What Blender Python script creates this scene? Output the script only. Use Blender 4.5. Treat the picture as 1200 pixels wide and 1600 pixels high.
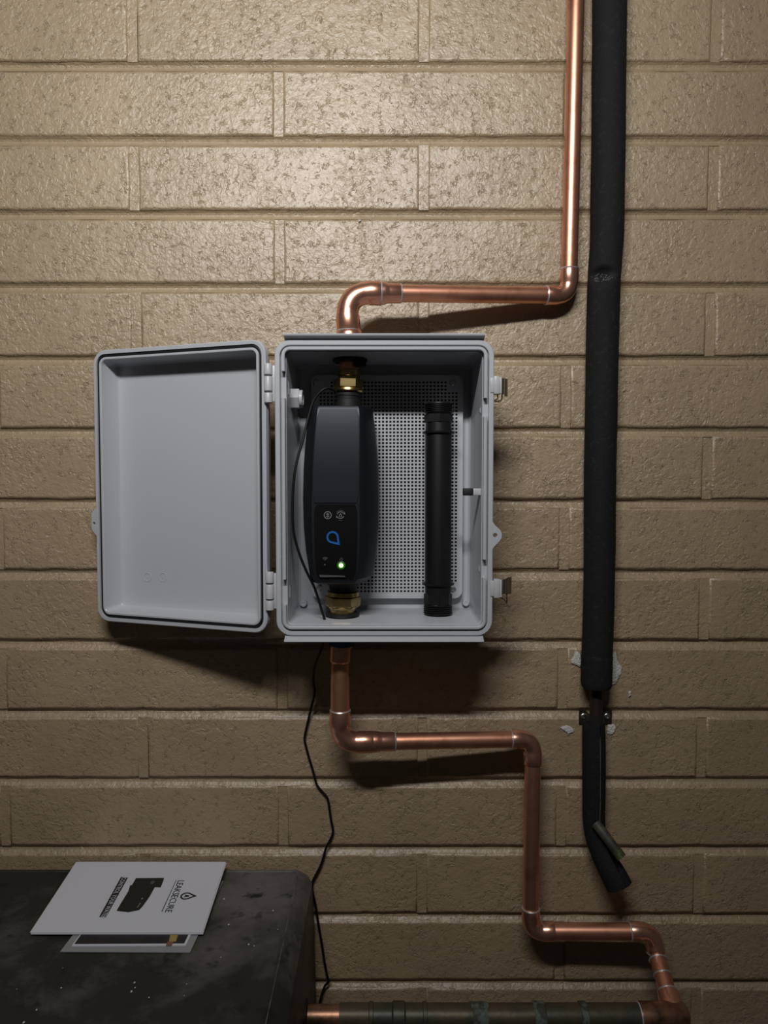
import bpy, bmesh, math, random
from mathutils import Vector, Matrix, noise as mnoise
random.seed(7)
S = bpy.context.scene
C = bpy.context.collection
for o in list(bpy.data.objects): bpy.data.objects.remove(o)

# ------------------------------------------------------------------ camera
F, D, CZ, PITCH = 1120.0, 1.0097, 1.2341, math.radians(-2.637)
cam_d = bpy.data.cameras.new('camera'); cam = bpy.data.objects.new('camera', cam_d); C.objects.link(cam)
cam.location = (0, -D, CZ); cam.rotation_euler = (math.pi/2 + PITCH, 0, 0)
cam_d.sensor_fit = 'VERTICAL'; cam_d.sensor_height = 24.0; cam_d.sensor_width = 18.0
cam_d.lens = F/1600*24.0; cam_d.clip_start = 0.01
S.camera = cam
# ------------------------------------------------------------------ world + lamp + exposure
W = bpy.data.worlds.new('world'); S.world = W; W.use_nodes = True
bg = W.node_tree.nodes['Background']; bg.inputs[0].default_value = (1.0, 0.93, 0.84, 1); bg.inputs[1].default_value = 0.020
lamp_d = bpy.data.lights.new('batten_lamp', 'AREA'); lamp = bpy.data.objects.new('batten_lamp', lamp_d); C.objects.link(lamp)
lamp.location = (-0.13, -1.13, 2.06); lamp_d.energy = 7.9; lamp_d.color = (1.0, 0.99, 0.975)      # short tube lamp, parallel to the wall
lamp_d.shape = 'RECTANGLE'; lamp_d.size = 0.56; lamp_d.size_y = 0.07; lamp_d.spread = math.radians(130)
lamp.rotation_euler = (Vector((-0.17, 0.0, 1.63))-lamp.location).to_track_quat('-Z', 'Y').to_euler()
S.view_settings.view_transform = 'Standard'; S.view_settings.look = 'None'
S.view_settings.exposure = 0.0; S.view_settings.gamma = 1.0; S.view_settings.use_curve_mapping = False

# ------------------------------------------------------------------ helpers: pixel rays at a known depth
cp, sp = math.cos(PITCH), math.sin(PITCH)
def ray(px, py):
    u = (px-600)/F; w = -(py-800)/F
    return u, cp-sp*w, sp+cp*w
def at(px, py, Y):
    x, y, z = ray(px, py); t = (Y+D)/y
    return Vector((x*t, Y, CZ+z*t))
def atz(px, py, Z):
    x, y, z = ray(px, py); t = (Z-CZ)/z
    return Vector((x*t, -D+y*t, Z))

# ------------------------------------------------------------------ helpers: materials
ALB = 0.70                                         # overall reflectance of the non-metals
def mat(name, col, rough=0.5, metal=0.0, spec=0.5, bump=None, var=None, coat=0.0, emit=None, alpha=None, trans=None):
    """bump=(scale, strength, distance[, detail]); var=(scale, colour2, low, high)"""
    if metal < 0.5:
        col = tuple(c*ALB for c in col)
        if var: var = (var[0], tuple(c*ALB for c in var[1]), var[2], var[3])
    m = bpy.data.materials.new(name); m.use_nodes = True
    nt = m.node_tree; b = nt.nodes['Principled BSDF']; L = nt.links
    b.inputs['Base Color'].default_value = (*col, 1); b.inputs['Roughness'].default_value = rough
    b.inputs['Metallic'].default_value = metal; b.inputs['Specular IOR Level'].default_value = spec
    b.inputs['Coat Weight'].default_value = coat
    if emit:
        b.inputs['Emission Color'].default_value = (*emit[0], 1); b.inputs['Emission Strength'].default_value = emit[1]
    if alpha is not None: b.inputs['Alpha'].default_value = alpha
    if trans is not None: b.inputs['Transmission Weight'].default_value = trans
    geo = nt.nodes.new('ShaderNodeNewGeometry')
    if var:
        n = nt.nodes.new('ShaderNodeTexNoise'); n.inputs['Scale'].default_value = var[0]; n.inputs['Detail'].default_value = 6
        n.inputs['Roughness'].default_value = 0.65
        L.new(geo.outputs['Position'], n.inputs['Vector'])
        r = nt.nodes.new('ShaderNodeMapRange'); r.inputs[1].default_value = var[2]; r.inputs[2].default_value = var[3]
        L.new(n.outputs['Fac'], r.inputs[0])
        mx = nt.nodes.new('ShaderNodeMix'); mx.data_type = 'RGBA'
        mx.inputs[6].default_value = (*col, 1); mx.inputs[7].default_value = (*var[1], 1)
        L.new(r.outputs[0], mx.inputs[0]); L.new(mx.outputs[2], b.inputs['Base Color'])
    if bump:
        n = nt.nodes.new('ShaderNodeTexNoise'); n.inputs['Scale'].default_value = bump[0]
        n.inputs['Detail'].default_value = bump[3] if len(bump) > 3 else 4
        L.new(geo.outputs['Position'], n.inputs['Vector'])
        bp = nt.nodes.new('ShaderNodeBump'); bp.inputs['Strength'].default_value = bump[1]; bp.inputs['Distance'].default_value = bump[2]
        L.new(n.outputs['Fac'], bp.inputs['Height']); L.new(bp.outputs[0], b.inputs['Normal'])
    return m

def paint_material(name, col, crease):
    """thick masonry paint over coarse concrete block: lumps, pinholes and short curled creases"""
    m = bpy.data.materials.new(name); m.use_nodes = True
    nt = m.node_tree; b = nt.nodes['Principled BSDF']; L = nt.links
    N = lambda t: nt.nodes.new(t)
    geo = N('ShaderNodeNewGeometry')
    def nz(scale, detail, rough, dist=0.0):
        n = N('ShaderNodeTexNoise'); n.inputs['Scale'].default_value = scale; n.inputs['Detail'].default_value = detail
        n.inputs['Roughness'].default_value = rough; n.inputs['Distortion'].default_value = dist
        L.new(geo.outputs['Position'], n.inputs['Vector']); return n.outputs['Fac']
    def mr(v, a, c, lo=0.0, hi=1.0):
        r = N('ShaderNodeMapRange'); r.interpolation_type = 'SMOOTHSTEP'
        r.inputs[1].default_value = a; r.inputs[2].default_value = c; r.inputs[3].default_value = lo; r.inputs[4].default_value = hi
        L.new(v, r.inputs[0]); return r.outputs[0]
    def mth(op, a, c):
        k = N('ShaderNodeMath'); k.operation = op
        for i, v in enumerate((a, c)):
            if isinstance(v, (int, float)): k.inputs[i].default_value = v
            else: L.new(v, k.inputs[i])
        return k.outputs[0]
    big = nz(9, 3, 0.55); region = nz(14, 2, 0.5)
    grain = mr(nz(135, 2.5, 0.55, 0.9), 0.30, 0.66)                  # curled ridges of thick paint
    coarse = nz(48, 3, 0.55, 0.3); fine = nz(380, 2, 0.6)
    worm = mth('ABSOLUTE', mth('SUBTRACT', nz(105, 2, 0.5, 1.6), 0.5), 0)
    creases = mth('MULTIPLY', mr(worm, 0.0, 0.055, 1.0, 0.0), mr(nz(85, 2, 0.5), 0.53, 0.62))
    pits = mth('MULTIPLY', mr(nz(170, 1, 0.5, 0.4), 0.70, 0.76), mr(region, 0.45, 0.6))
    amp = mr(region, 0.30, 0.68, 0.45, 1.25)
    h = mth('ADD', mth('MULTIPLY', mth('MULTIPLY', grain, amp), 0.34), mth('MULTIPLY', fine, 0.12))
    h = mth('ADD', h, mth('MULTIPLY', coarse, 0.9))
    h = mth('SUBTRACT', h, mth('MULTIPLY', creases, 0.46*crease))
    h = mth('SUBTRACT', h, mth('MULTIPLY', pits, 0.7*crease))
    bp = N('ShaderNodeBump'); bp.inputs['Strength'].default_value = 0.9; bp.inputs['Distance'].default_value = 0.0016
    L.new(h, bp.inputs['Height']); L.new(bp.outputs[0], b.inputs['Normal'])
    mx = N('ShaderNodeMix'); mx.data_type = 'RGBA'
    mx.inputs[6].default_value = (*[c*0.93 for c in col], 1); mx.inputs[7].default_value = (*[min(1, c*1.06) for c in col], 1)
    L.new(mr(big, 0.3, 0.7), mx.inputs[0])
    m2 = N('ShaderNodeMix'); m2.data_type = 'RGBA'; L.new(mx.outputs[2], m2.inputs[6])
    m2.inputs[7].default_value = (col[0]*0.42, col[1]*0.36, col[2]*0.30, 1)          # darker brown tone in the pinholes and creases
    L.new(mth('MULTIPLY', mth('MAXIMUM', pits, mth('MULTIPLY', creases, 0.10*crease)), 0.32), m2.inputs[0]); L.new(m2.outputs[2], b.inputs['Base Color'])
    b.inputs['Roughness'].default_value = 0.46; b.inputs['Specular IOR Level'].default_value = 1.0
    return m

M = {}
PAINT = (0.358, 0.264, 0.162)
M['paint'] = paint_material('beige masonry paint', PAINT, 1.0)
M['mortar'] = paint_material('beige painted mortar', PAINT, 0.5)
M['plastic'] = mat('light grey moulded plastic', (0.675, 0.695, 0.745), 0.30, spec=0.45, bump=(420, 0.04, 0.0005))
M['plate'] = mat('white perforated plate', (0.72, 0.74, 0.785), 0.42)
M['clip'] = mat('grey clip plastic', (0.68, 0.69, 0.72), 0.38)
M['gasket'] = mat('black rubber gasket', (0.008, 0.009, 0.011), 0.55)
M['rubber'] = mat('matt black rubber', (0.010, 0.010, 0.011), 0.6)
M['steel'] = mat('bright latch steel', (0.50, 0.46, 0.42), 0.26, metal=1.0)
M['zinc'] = mat('zinc screw', (0.55, 0.55, 0.56), 0.35, metal=1.0)
M['copper'] = mat('copper', (0.82, 0.40, 0.265), 0.39, metal=0.92, var=(34, (0.56, 0.23, 0.13), 0.50, 0.74), bump=(60, 0.08, 0.0006))
M['fitting'] = mat('copper fitting', (0.86, 0.45, 0.32), 0.29, metal=0.92, var=(48, (0.62, 0.27, 0.16), 0.52, 0.76), bump=(90, 0.08, 0.0006))
M['solder'] = mat('tin solder', (0.72, 0.74, 0.78), 0.38, metal=0.75)
M['brass'] = mat('brass', (0.52, 0.39, 0.17), 0.30, metal=1.0, var=(60, (0.33, 0.23, 0.09), 0.45, 0.7))
M['dullcopper'] = mat('dull brown copper', (0.36, 0.19, 0.115), 0.40, metal=0.85, var=(40, (0.12, 0.075, 0.05), 0.44, 0.62))
M['patina'] = mat('weathered pipe', (0.135, 0.100, 0.060), 0.46, metal=0.35, var=(24, (0.065, 0.075, 0.050), 0.40, 0.62), bump=(120, 0.3, 0.001))
M['verdigris'] = mat('pale green copper crust', (0.14, 0.18, 0.155), 0.7, var=(75, (0.055, 0.055, 0.042), 0.46, 0.56), bump=(200, 0.5, 0.0015))
M['blackplastic'] = mat('satin black plastic', (0.013, 0.0145, 0.019), 0.44, spec=0.42)
M['blackplastic'].node_tree.nodes['Principled BSDF'].inputs['Specular Tint'].default_value = (0.84, 0.90, 1.0, 1)
M['blackgloss'] = mat('gloss black panel', (0.008, 0.008, 0.009), 0.30, spec=0.4)
M['spool'] = mat('black polyethylene', (0.010, 0.010, 0.011), 0.44, spec=0.4)
M['cable'] = mat('black cable', (0.007, 0.007, 0.008), 0.55, spec=0.3)
M['foam'] = mat('black closed cell foam', (0.019, 0.019, 0.0215), 0.80, spec=0.18, var=(130, (0.040, 0.040, 0.045), 0.55, 0.75), bump=(420, 0.5, 0.0015, 6))
M['foamscuff'] = mat('scuffed foam', (0.06, 0.06, 0.063), 0.5, spec=0.6, var=(500, (0.38, 0.38, 0.40), 0.50, 0.60), bump=(380, 1.0, 0.003, 6))
M['darkpipe'] = mat('dark tarnished pipe', (0.035, 0.024, 0.018), 0.55, metal=0.3, var=(50, (0.06, 0.035, 0.025), 0.4, 0.7))
M['greenpipe'] = mat('dirty grey green pipe', (0.115, 0.098, 0.070), 0.6, var=(70, (0.045, 0.045, 0.034), 0.4, 0.6), bump=(200, 0.3, 0.001))
M['greenend'] = mat('green corroded end', (0.10, 0.14, 0.045), 0.6, var=(160, (0.035, 0.045, 0.018), 0.42, 0.60))
M['iron'] = mat('dark painted iron', (0.022, 0.018, 0.016), 0.5, var=(90, (0.045, 0.03, 0.022), 0.45, 0.7))
M['plaster'] = mat('white plaster scraps', (0.88, 0.85, 0.80), 0.8, bump=(350, 0.8, 0.003))
M['blue'] = mat('blue tape', (0.02, 0.075, 0.22), 0.5)
M['bluemark'] = mat('blue mark', (0.010, 0.165, 0.56), 0.45)
M['whitemark'] = mat('pale print', (0.30, 0.30, 0.31), 0.5)
M['greymark'] = mat('grey print', (0.11, 0.11, 0.115), 0.4)
M['led'] = mat('green indicator', (0.3, 0.9, 0.2), 0.4, emit=((0.58, 1.0, 0.45), 1.6))
M['ledhalo'] = mat('painted green halo', (0.01, 0.03, 0.01), 0.4, emit=((0.10, 1.0, 0.02), 0.10))  # weak emission paints the green glow spreading around the status light
M['leddark'] = mat('unlit indicator', (0.022, 0.022, 0.022), 0.3)
M['paper'] = mat('white paper', (0.94, 0.95, 1.04), 0.55)
M['ink'] = mat('black ink', (0.022, 0.022, 0.022), 0.6)
M['photoink'] = mat('printed dark grey', (0.020, 0.021, 0.017), 0.6)
M['filmgrey'] = mat('clear plastic sleeve', (0.42, 0.43, 0.45), 0.25)
M['leaf'] = mat('dark printed leaflet', (0.030, 0.028, 0.036), 0.35, var=(60, (0.016, 0.016, 0.03), 0.45, 0.6))
M['yellow'] = mat('yellow print', (0.55, 0.40, 0.12), 0.5)
M['pink'] = mat('pink print', (0.35, 0.15, 0.10), 0.5)
M['floor'] = mat('grey concrete floor', (0.16, 0.145, 0.125), 0.8, var=(6, (0.10, 0.09, 0.08), 0.4, 0.65), bump=(90, 0.4, 0.002))

M['scuff'] = mat('scuffed grey plastic', (0.20, 0.19, 0.17), 0.6, var=(45, (0.05, 0.048, 0.04), 0.42, 0.62))
def trunk_material():
    m = bpy.data.materials.new('dusty black plastic'); m.use_nodes = True
    nt = m.node_tree; b = nt.nodes['Principled BSDF']; L = nt.links; N = lambda t: nt.nodes.new(t)
    geo = N('ShaderNodeNewGeometry')
    def nz(scale, detail, rough, dist=0.0):
        n = N('ShaderNodeTexNoise'); n.inputs['Scale'].default_value = scale; n.inputs['Detail'].default_value = detail
        n.inputs['Roughness'].default_value = rough; n.inputs['Distortion'].default_value = dist
        L.new(geo.outputs['Position'], n.inputs['Vector']); return n.outputs['Fac']
    def mr(v, a, c, lo=0.0, hi=1.0):
        r = N('ShaderNodeMapRange'); r.inputs[1].default_value = a; r.inputs[2].default_value = c
        r.inputs[3].default_value = lo; r.inputs[4].default_value = hi; L.new(v, r.inputs[0]); return r.outputs[0]
    a = N('ShaderNodeMix'); a.data_type = 'RGBA'; a.inputs[6].default_value = (0.024, 0.024, 0.018, 1); a.inputs[7].default_value = (0.135, 0.125, 0.112, 1)
    vd_ = N('ShaderNodeVectorMath'); vd_.operation = 'DISTANCE'; vd_.inputs[1].default_value = (-0.185, -0.075, 0.675); L.new(geo.outputs['Position'], vd_.inputs[0])
    dusty = mr(vd_.outputs['Value'], 0.02, 0.24, 0.16, -0.10)          # a patch of settled dust near the back corner
    ad = N('ShaderNodeMath'); ad.operation = 'ADD'; L.new(nz(9, 6, 0.66, 0.2), ad.inputs[0]); L.new(dusty, ad.inputs[1])
    L.new(mr(ad.outputs[0], 0.42, 0.74), a.inputs[0])
    c = N('ShaderNodeMix'); c.data_type = 'RGBA'; c.inputs[7].default_value = (0.014, 0.014, 0.012, 1)
    L.new(a.outputs[2], c.inputs[6]); L.new(mr(nz(30, 4, 0.6, 0.2), 0.56, 0.68), c.inputs[0])
    L.new(c.outputs[2], b.inputs['Base Color'])
    b.inputs['Roughness'].default_value = 0.55; b.inputs['Specular IOR Level'].default_value = 0.35
    bp = N('ShaderNodeBump'); bp.inputs['Strength'].default_value = 0.3; bp.inputs['Distance'].default_value = 0.001
    L.new(nz(160, 4, 0.6), bp.inputs['Height']); L.new(bp.outputs[0], b.inputs['Normal'])
    return m
M['trunk'] = trunk_material()

# ------------------------------------------------------------------ helpers: objects
def wpos(o):
    v = Vector(o.location); p = o.parent
    while p: v += Vector(p.location); p = p.parent
    return v
def thing(name, label, cat, loc, group=None):
    o = bpy.data.objects.new(name, None); C.objects.link(o); o.location = loc; o.empty_display_size = 0.02
    o['label'] = label; o['category'] = cat
    if group: o['group'] = group
    return o
def add(name, bm, m, parent=None, label=None, smooth=True, angle=35):
    """link a bmesh built in world coordinates as ONE mesh object"""
    bmesh.ops.recalc_face_normals(bm, faces=bm.faces[:])
    me = bpy.data.meshes.new(name); bm.to_mesh(me); bm.free()
    if smooth:
        for p in me.polygons: p.use_smooth = True
        me.set_sharp_from_angle(angle=math.radians(angle))
    me.materials.append(M[m] if isinstance(m, str) else m)
    o = bpy.data.objects.new(name, me); C.objects.link(o)
    if parent:
        o.parent = parent; o.location = -wpos(parent)
    if label: o['label'] = label
    return o
def tag(o, label, cat, group=None):
    o['label'] = label; o['category'] = cat
    if group: o['group'] = group
    return o
def B(): return bmesh.new()
def loft(bm, rings, closed=True, cap0=False, cap1=False):
    vs = [[bm.verts.new(p) for p in r] for r in rings]; n = len(rings[0])
    for a, b in zip(vs, vs[1:]):
        for i in range(n if closed else n-1):
            j = (i+1) % n; bm.faces.new((a[i], a[j], b[j], b[i]))
    if cap0: bm.faces.new(vs[0])
    if cap1: bm.faces.new(vs[-1])
    return vs
def frame(d):
    d = Vector(d).normalized(); up = Vector((0, 0, 1)) if abs(d.z) < 0.9 else Vector((0, 1, 0))
    u = d.cross(up).normalized(); return u, u.cross(d).normalized()
def tube(bm, pts, rad, seg=20, cap=True, fn=None, start=None):
    """sweep circles along pts with parallel transport; rad is a number or list"""
    pts = [Vector(p) for p in pts]; n = len(pts)
    rad = rad if isinstance(rad, (list, tuple)) else [rad]*n
    T = []
    for i in range(n):
        a = pts[max(0, i-1)]; b = pts[min(n-1, i+1)]
        k = i
        while (b-a).length < 1e-9 and k < n-1: k += 1; b = pts[k]
        T.append((b-a).normalized())
    u, v = frame(T[0])
    if start is not None:
        u = (Vector(start)-T[0]*Vector(start).dot(T[0])).normalized(); v = T[0].cross(u)
    rings = []
    for i in range(n):
        u = (u-T[i]*u.dot(T[i])).normalized(); v = T[i].cross(u)
        ring = []
        for k in range(seg):
            a = 2*math.pi*k/seg; r = rad[i]
            if fn: r *= fn(i, a)
            ring.append(pts[i]+(u*math.cos(a)+v*math.sin(a))*r)
        rings.append(ring)
    loft(bm, rings, True, cap, cap)
def lathe(bm, p0, p1, prof, seg=24, cap=True, hexa=False):
    """prof = [(t along p0->p1 in metres, radius), ...]"""
    p0 = Vector(p0); d = (Vector(p1)-p0).normalized(); u, v = frame(d)
    rings = [[p0+d*t+(u*math.cos(2*math.pi*k/seg)+v*math.sin(2*math.pi*k/seg))*r for k in range(seg)] for t, r in prof]
    loft(bm, rings, True, cap, cap)
def ringtube(bm, c, d, R, r, seg=28, s2=8):
    u, v = frame(d); d = Vector(d).normalized(); c = Vector(c)
    rings = []
    for k in range(seg+1):
        a = 2*math.pi*k/seg; e = u*math.cos(a)+v*math.sin(a)
        rings.append([c+e*(R+r*math.cos(2*math.pi*j/s2))+d*(r*math.sin(2*math.pi*j/s2)) for j in range(s2)])
    loft(bm, rings)
    bmesh.ops.remove_doubles(bm, verts=bm.verts[:], dist=1e-6)
def box(bm, x0, x1, y0, y1, z0, z1, bev=0.0, seg=2):
    vs = [bm.verts.new((x, y, z)) for x in (x0, x1) for y in (y0, y1) for z in (z0, z1)]
    fs = [(0, 1, 3, 2), (4, 6, 7, 5), (0, 4, 5, 1), (2, 3, 7, 6), (0, 2, 6, 4), (1, 5, 7, 3)]
    F_ = [bm.faces.new([vs[i] for i in f]) for f in fs]
    if bev:
        es = list({e for f in F_ for e in f.edges})
        bmesh.ops.bevel(bm, geom=es, offset=bev, segments=seg, affect='EDGES', profile=0.5)
def rrect(x0, x1, z0, z1, r, n=6):
    out = []
    for cx, cz, a0 in ((x1-r, z1-r, 0), (x0+r, z1-r, 90), (x0+r, z0+r, 180), (x1-r, z0+r, 270)):
        for k in range(n+1):
            a = math.radians(a0+90*k/n); out.append((cx+r*math.cos(a), cz+r*math.sin(a)))
    return out
def prism(bm, pts, y0, y1, tr=None):
    """extrude a 2-D (x,z) outline from y0 to y1"""
    tr = tr or (lambda x, y, z: (x, y, z))
    loft(bm, [[tr(x, y0, z) for x, z in pts], [tr(x, y1, z) for x, z in pts]], True, True, True)
def fillet(pts, R, n=8):
    pts = [Vector(p) for p in pts]; out = [pts[0]]
    for i in range(1, len(pts)-1):
        a, b, c = pts[i-1], pts[i], pts[i+1]
        d1 = (a-b).normalized(); d2 = (c-b).normalized()
        p, q = b+d1*R, b+d2*R
        for k in range(n+1):
            t = k/n; out.append(p*(1-t)**2+b*2*t*(1-t)*0.86+p*2*t*(1-t)*0.07+q*2*t*(1-t)*0.07+q*t*t)
    out.append(pts[-1]); return out
def smooth_path(pts, n=6):
    P = [Vector(p) for p in pts]; P = [2*P[0]-P[1]]+P+[2*P[-1]-P[-2]]; out = []
    for i in range(1, len(P)-2):
        for k in range(n):
            t = k/n; a, b, c, d = P[i-1], P[i], P[i+1], P[i+2]
            out.append(0.5*((2*b)+(c-a)*t+(2*a-5*b+4*c-d)*t*t+(3*b-a-3*c+d)*t**3))
    out.append(P[-2]); return out
def text_bm(s, size, place, depth=0.00015, align='CENTER'):
    cu = bpy.data.curves.new('t', 'FONT'); cu.body = s; cu.size = size; cu.align_x = align; cu.align_y = 'CENTER'; cu.extrude = depth; cu.resolution_u = 2
    o = bpy.data.objects.new('t', cu); C.objects.link(o)
    dg = bpy.context.evaluated_depsgraph_get(); dg.update()
    me = bpy.data.meshes.new_from_object(o.evaluated_get(dg))
    bm = B(); bm.from_mesh(me); bpy.data.objects.remove(o); bpy.data.meshes.remove(me); bpy.data.curves.remove(cu)
    for v in bm.verts: v.co = place(v.co)
    return bm

# ================================================================== the setting
def ZJ(i): return 1.8-0.1*i                       # bed joints
def XC(k): return -0.3452+0.2*k                   # half-block columns
JH, REC = 0.0122, 0.0075                          # joint width and rake
X0, X1, ZT = -1.5, 1.5, 2.4
bm = B()
box(bm, X0, X1, REC, 0.12, 0.0, ZT)
for i in range(-5, 18):                           # bed joints struck to a slope: deep under the upper block, nearly flush on the lower one
    z = ZJ(i); nseg = 60; rj = random.Random(i+50)
    rings = []
    for k in range(nseg+1):
        x = X0+(X1-X0)*k/nseg; j = rj.uniform(-0.0004, 0.0004)
        rings.append([(x, 0.0095, z+JH*0.62), (x, 0.0026, z+JH*0.52), (x, 0.0052+j, z+JH*0.30), (x, 0.0063+j, z+JH*0.08), (x, 0.0054+j, z-JH*0.16), (x, 0.0034+j, z-JH*0.36), (x, 0.0016, z-JH*0.55), (x, 0.0095, z-JH*0.62)])
    loft(bm, rings, True, True, True)
blocks = []
for c in range(-6, 18):                           # courses, top to bottom; course c lies between joints c and c+1
    k0 = 0 if c % 2 else 1
    ks = [k for k in range(-7, 12) if (k-k0) % 2 == 0]
    for a in ks:
        xa, xb = XC(a), XC(a+2)
        if xb < X0+0.02 or xa > X1-0.02: continue
        blocks.append((c, max(xa, X0), min(xb, X1)))
        if X0 < xa < X1:                          # perpend joint: flushed up closer to the face than the bed joints
            dpt = random.uniform(0.0012, 0.0034)
            box(bm, xa-JH*0.55, xa+JH*0.55, dpt, REC+0.001, ZJ(c+1)+JH*0.5, ZJ(c)-JH*0.5)
wall = add('wall_back', bm, 'mortar', smooth=False)
tag(wall, 'beige painted concrete block wall filling the background', 'wall'); wall['kind'] = 'structure'

def block_mesh(L, seed):
    rnd = random.Random(seed); H = 0.1-JH; w = L-JH
    def per(x0, x1, z0, z1, nx, nz, j):
        pts = []
        for i in range(nx): pts.append((x0+(x1-x0)*i/nx, z0))
        for i in range(nz): pts.append((x1, z0+(z1-z0)*i/nz))
        for i in range(nx): pts.append((x1-(x1-x0)*i/nx, z1))
        for i in range(nz): pts.append((x0, z1-(z1-z0)*i/nz))
        return [(x+rnd.uniform(-j, j), z+rnd.uniform(-j, j)) for x, z in pts]
    nx, nz = 16, 4
    base = per(-w/2, w/2, -H/2, H/2, nx, nz, 0.0007)
    bm = B()
    e1, e2 = 0.0010, 0.0034
    def ins(e): return [(x*(1-2*e/w), z*(1-2*e/H)) for x, z in base]
    loft(bm, [[(x, 0.02, z) for x, z in base], [(x, e2, z) for x, z in base], [(x, e1, z) for x, z in ins(0.0010)], [(x, 0.0, z) for x, z in ins(e2)], [(x, 0.0, z) for x, z in ins(e2+0.0012)]], True, False, True)
    bmesh.ops.recalc_face_normals(bm, faces=bm.faces[:])
    me = bpy.data.meshes.new('block'); bm.to_mesh(me); bm.free()
    for p in me.polygons: p.use_smooth = True
    me.set_sharp_from_angle(angle=math.radians(50))
    me.materials.append(M['paint']); return me
full = [block_mesh(0.4, s) for s in range(8)]; cache = {}
for i, (c, xa, xb) in enumerate(blocks):
    L = round(xb-xa, 4)
    if abs(L-0.4) < 1e-3: me = full[random.randrange(8)]
    else:
        if L not in cache: cache[L] = block_mesh(L, 99)
        me = cache[L]
    o = bpy.data.objects.new('block', me); C.objects.link(o); o.parent = wall
    o.location = ((xa+xb)/2, random.uniform(-0.0007, 0.0004), (ZJ(c)+ZJ(c+1))/2)
    o.rotation_euler = (random.uniform(-0.004, 0.004), 0, random.uniform(-0.0015, 0.0015))

bm = B(); box(bm, X0, X1, -1.9, 0.12, -0.1, 0.0)
fl = add('floor', bm, 'floor', smooth=False); tag(fl, 'grey concrete floor below the block wall', 'floor'); fl['kind'] = 'structure'

def flake(cx, cy, pts, seed, name='plaster_patch'):
    """ragged scrap of white plaster stuck to the wall, outline in pixels on the wall plane"""
    rnd = random.Random(seed); out = []
    P = [at(cx+x, cy+y, 0) for x, y in pts]
    for i in range(len(P)):
        a, b = P[i], P[(i+1) % len(P)]
        for t in (0, 0.5):
            q = a.lerp(b, t); out.append((q.x+rnd.uniform(-0.0012, 0.0012), q.z+rnd.uniform(-0.0012, 0.0012)))
    bm = B(); cxw = sum(p[0] for p in out)/len(out); czw = sum(p[1] for p in out)/len(out)
    loft(bm, [[(x, 0.002, z) for x, z in out], [(x, -0.0016, z) for x, z in out],
              [(cxw+(x-cxw)*0.7+rnd.uniform(-.001, .001), -0.0028, czw+(z-czw)*0.7) for x, z in out]], True, True, True)
    add(name, bm, 'plaster', wall, 'ragged scrap of white plaster', angle=20)
flake(900, 1030, [(-7, 2), (-2, -12), (6, -11), (5, -2), (10, 6), (6, 12), (-6, 6)], 1)
flake(963, 1040, [(-10, -20), (-2, -22), (1, -8), (8, 2), (6, 12), (1, 24), (-5, 30), (-9, 30), (-10, 5)], 2)
flake(887, 1139, [(-11, -2), (-5, -6), (4, -5), (9, 2), (7, 6), (0, 8), (-3, 3), (-9, 2)], 3)
flake(952, 1140, [(-2, -10), (4, -10), (9, -4), (8, 4), (4, 8), (-3, 6), (-5, 0)], 4)
flake(983, 1084, [(-2, -3), (2, -3), (1, 1), (-1, 4)], 5)
flake(562, 345, [(-3, 0), (3, -2), (2, 2), (-2, 3)], 6)
flake(912, 1052, [(-6, -28), (2, -22), (0, 0), (2, 22), (-2, 22), (-3, 0)], 7)

# ================================================================== enclosure
YF = -0.125
bx0, bx1, bz0, bz1 = -0.1340, 0.1350, 1.0388, 1.4040
enc = thing('enclosure', 'light grey plastic wall box with its lid swung open', 'enclosure', (0.0, 0.0, bz0-0.006))
def RR(ins, r, y, n=6): return [(x, y, z) for x, z in rrect(bx0+ins, bx1-ins, bz0+ins, bz1-ins, max(r, 0.002), n)]
bm = B()
loft(bm, [RR(0.013, 0.010, -0.002), RR(0.0115, 0.011, -0.006), RR(0.0055, 0.016, -0.098), RR(0.004, 0.016, -0.101), RR(0.0008, 0.018, -0.102), RR(0.0, 0.0185, -0.1035),
          RR(0.0, 0.0185, YF+0.0012), RR(0.0010, 0.0178, YF), RR(0.0056, 0.0135, YF), RR(0.0063, 0.0128, YF+0.0006), RR(0.0064, 0.0126, YF+0.007),
          RR(0.0134, 0.0070, YF+0.007), RR(0.0140, 0.0066, YF+0.009), RR(0.0152, 0.0060, -0.016), RR(0.018, 0.0050, -0.012)], True, True, True)
body = add('body', bm, 'plastic', enc, angle=30)
# inner sealing lip in four runs, with the gaps for the snap catches
def lip_run(path):
    bm = B(); rings = []
    n = len(path)
    for i, (x, z) in enumerate(path):
        a = path[max(0, i-1)]; b = path[min(n-1, i+1)]
        dx, dz = b[0]-a[0], b[1]-a[1]; l = math.hypot(dx, dz); nx, nz = dz/l, -dx/l
        h = 0.0021
        rings.append([(x-nx*h, YF+0.0085, z-nz*h), (x-nx*h, YF-0.0022, z-nz*h), (x-nx*h*0.5, YF-0.003, z-nz*h*0.5), (x+nx*h*0.5, YF-0.003, z+nz*h*0.5), (x+nx*h, YF-0.0022, z+nz*h), (x+nx*h, YF+0.0085, z+nz*h)])
    loft(bm, rings, True, True, True)
    add('sealing_lip', bm, 'plastic', body)
li = 0.0106; lx0, lx1, lz0, lz1 = bx0+li, bx1-li, bz0+li, bz1-li; lr = 0.0085
Lp = rrect(lx0, lx1, lz0, lz1, lr, 6)           # order: TR corner, TL corner, BL, BR
zl = [at(442, 580, YF).z, at(442, 622, YF).z, at(442, 905, YF).z, at(442, 945, YF).z]
zr = [at(757, 622, YF).z, at(757, 651, YF).z, at(757, 874, YF).z, at(757, 903, YF).z]
lip_run([(lx1, zr[0])]+Lp[0:14]+[(lx0, zl[0])])
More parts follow.
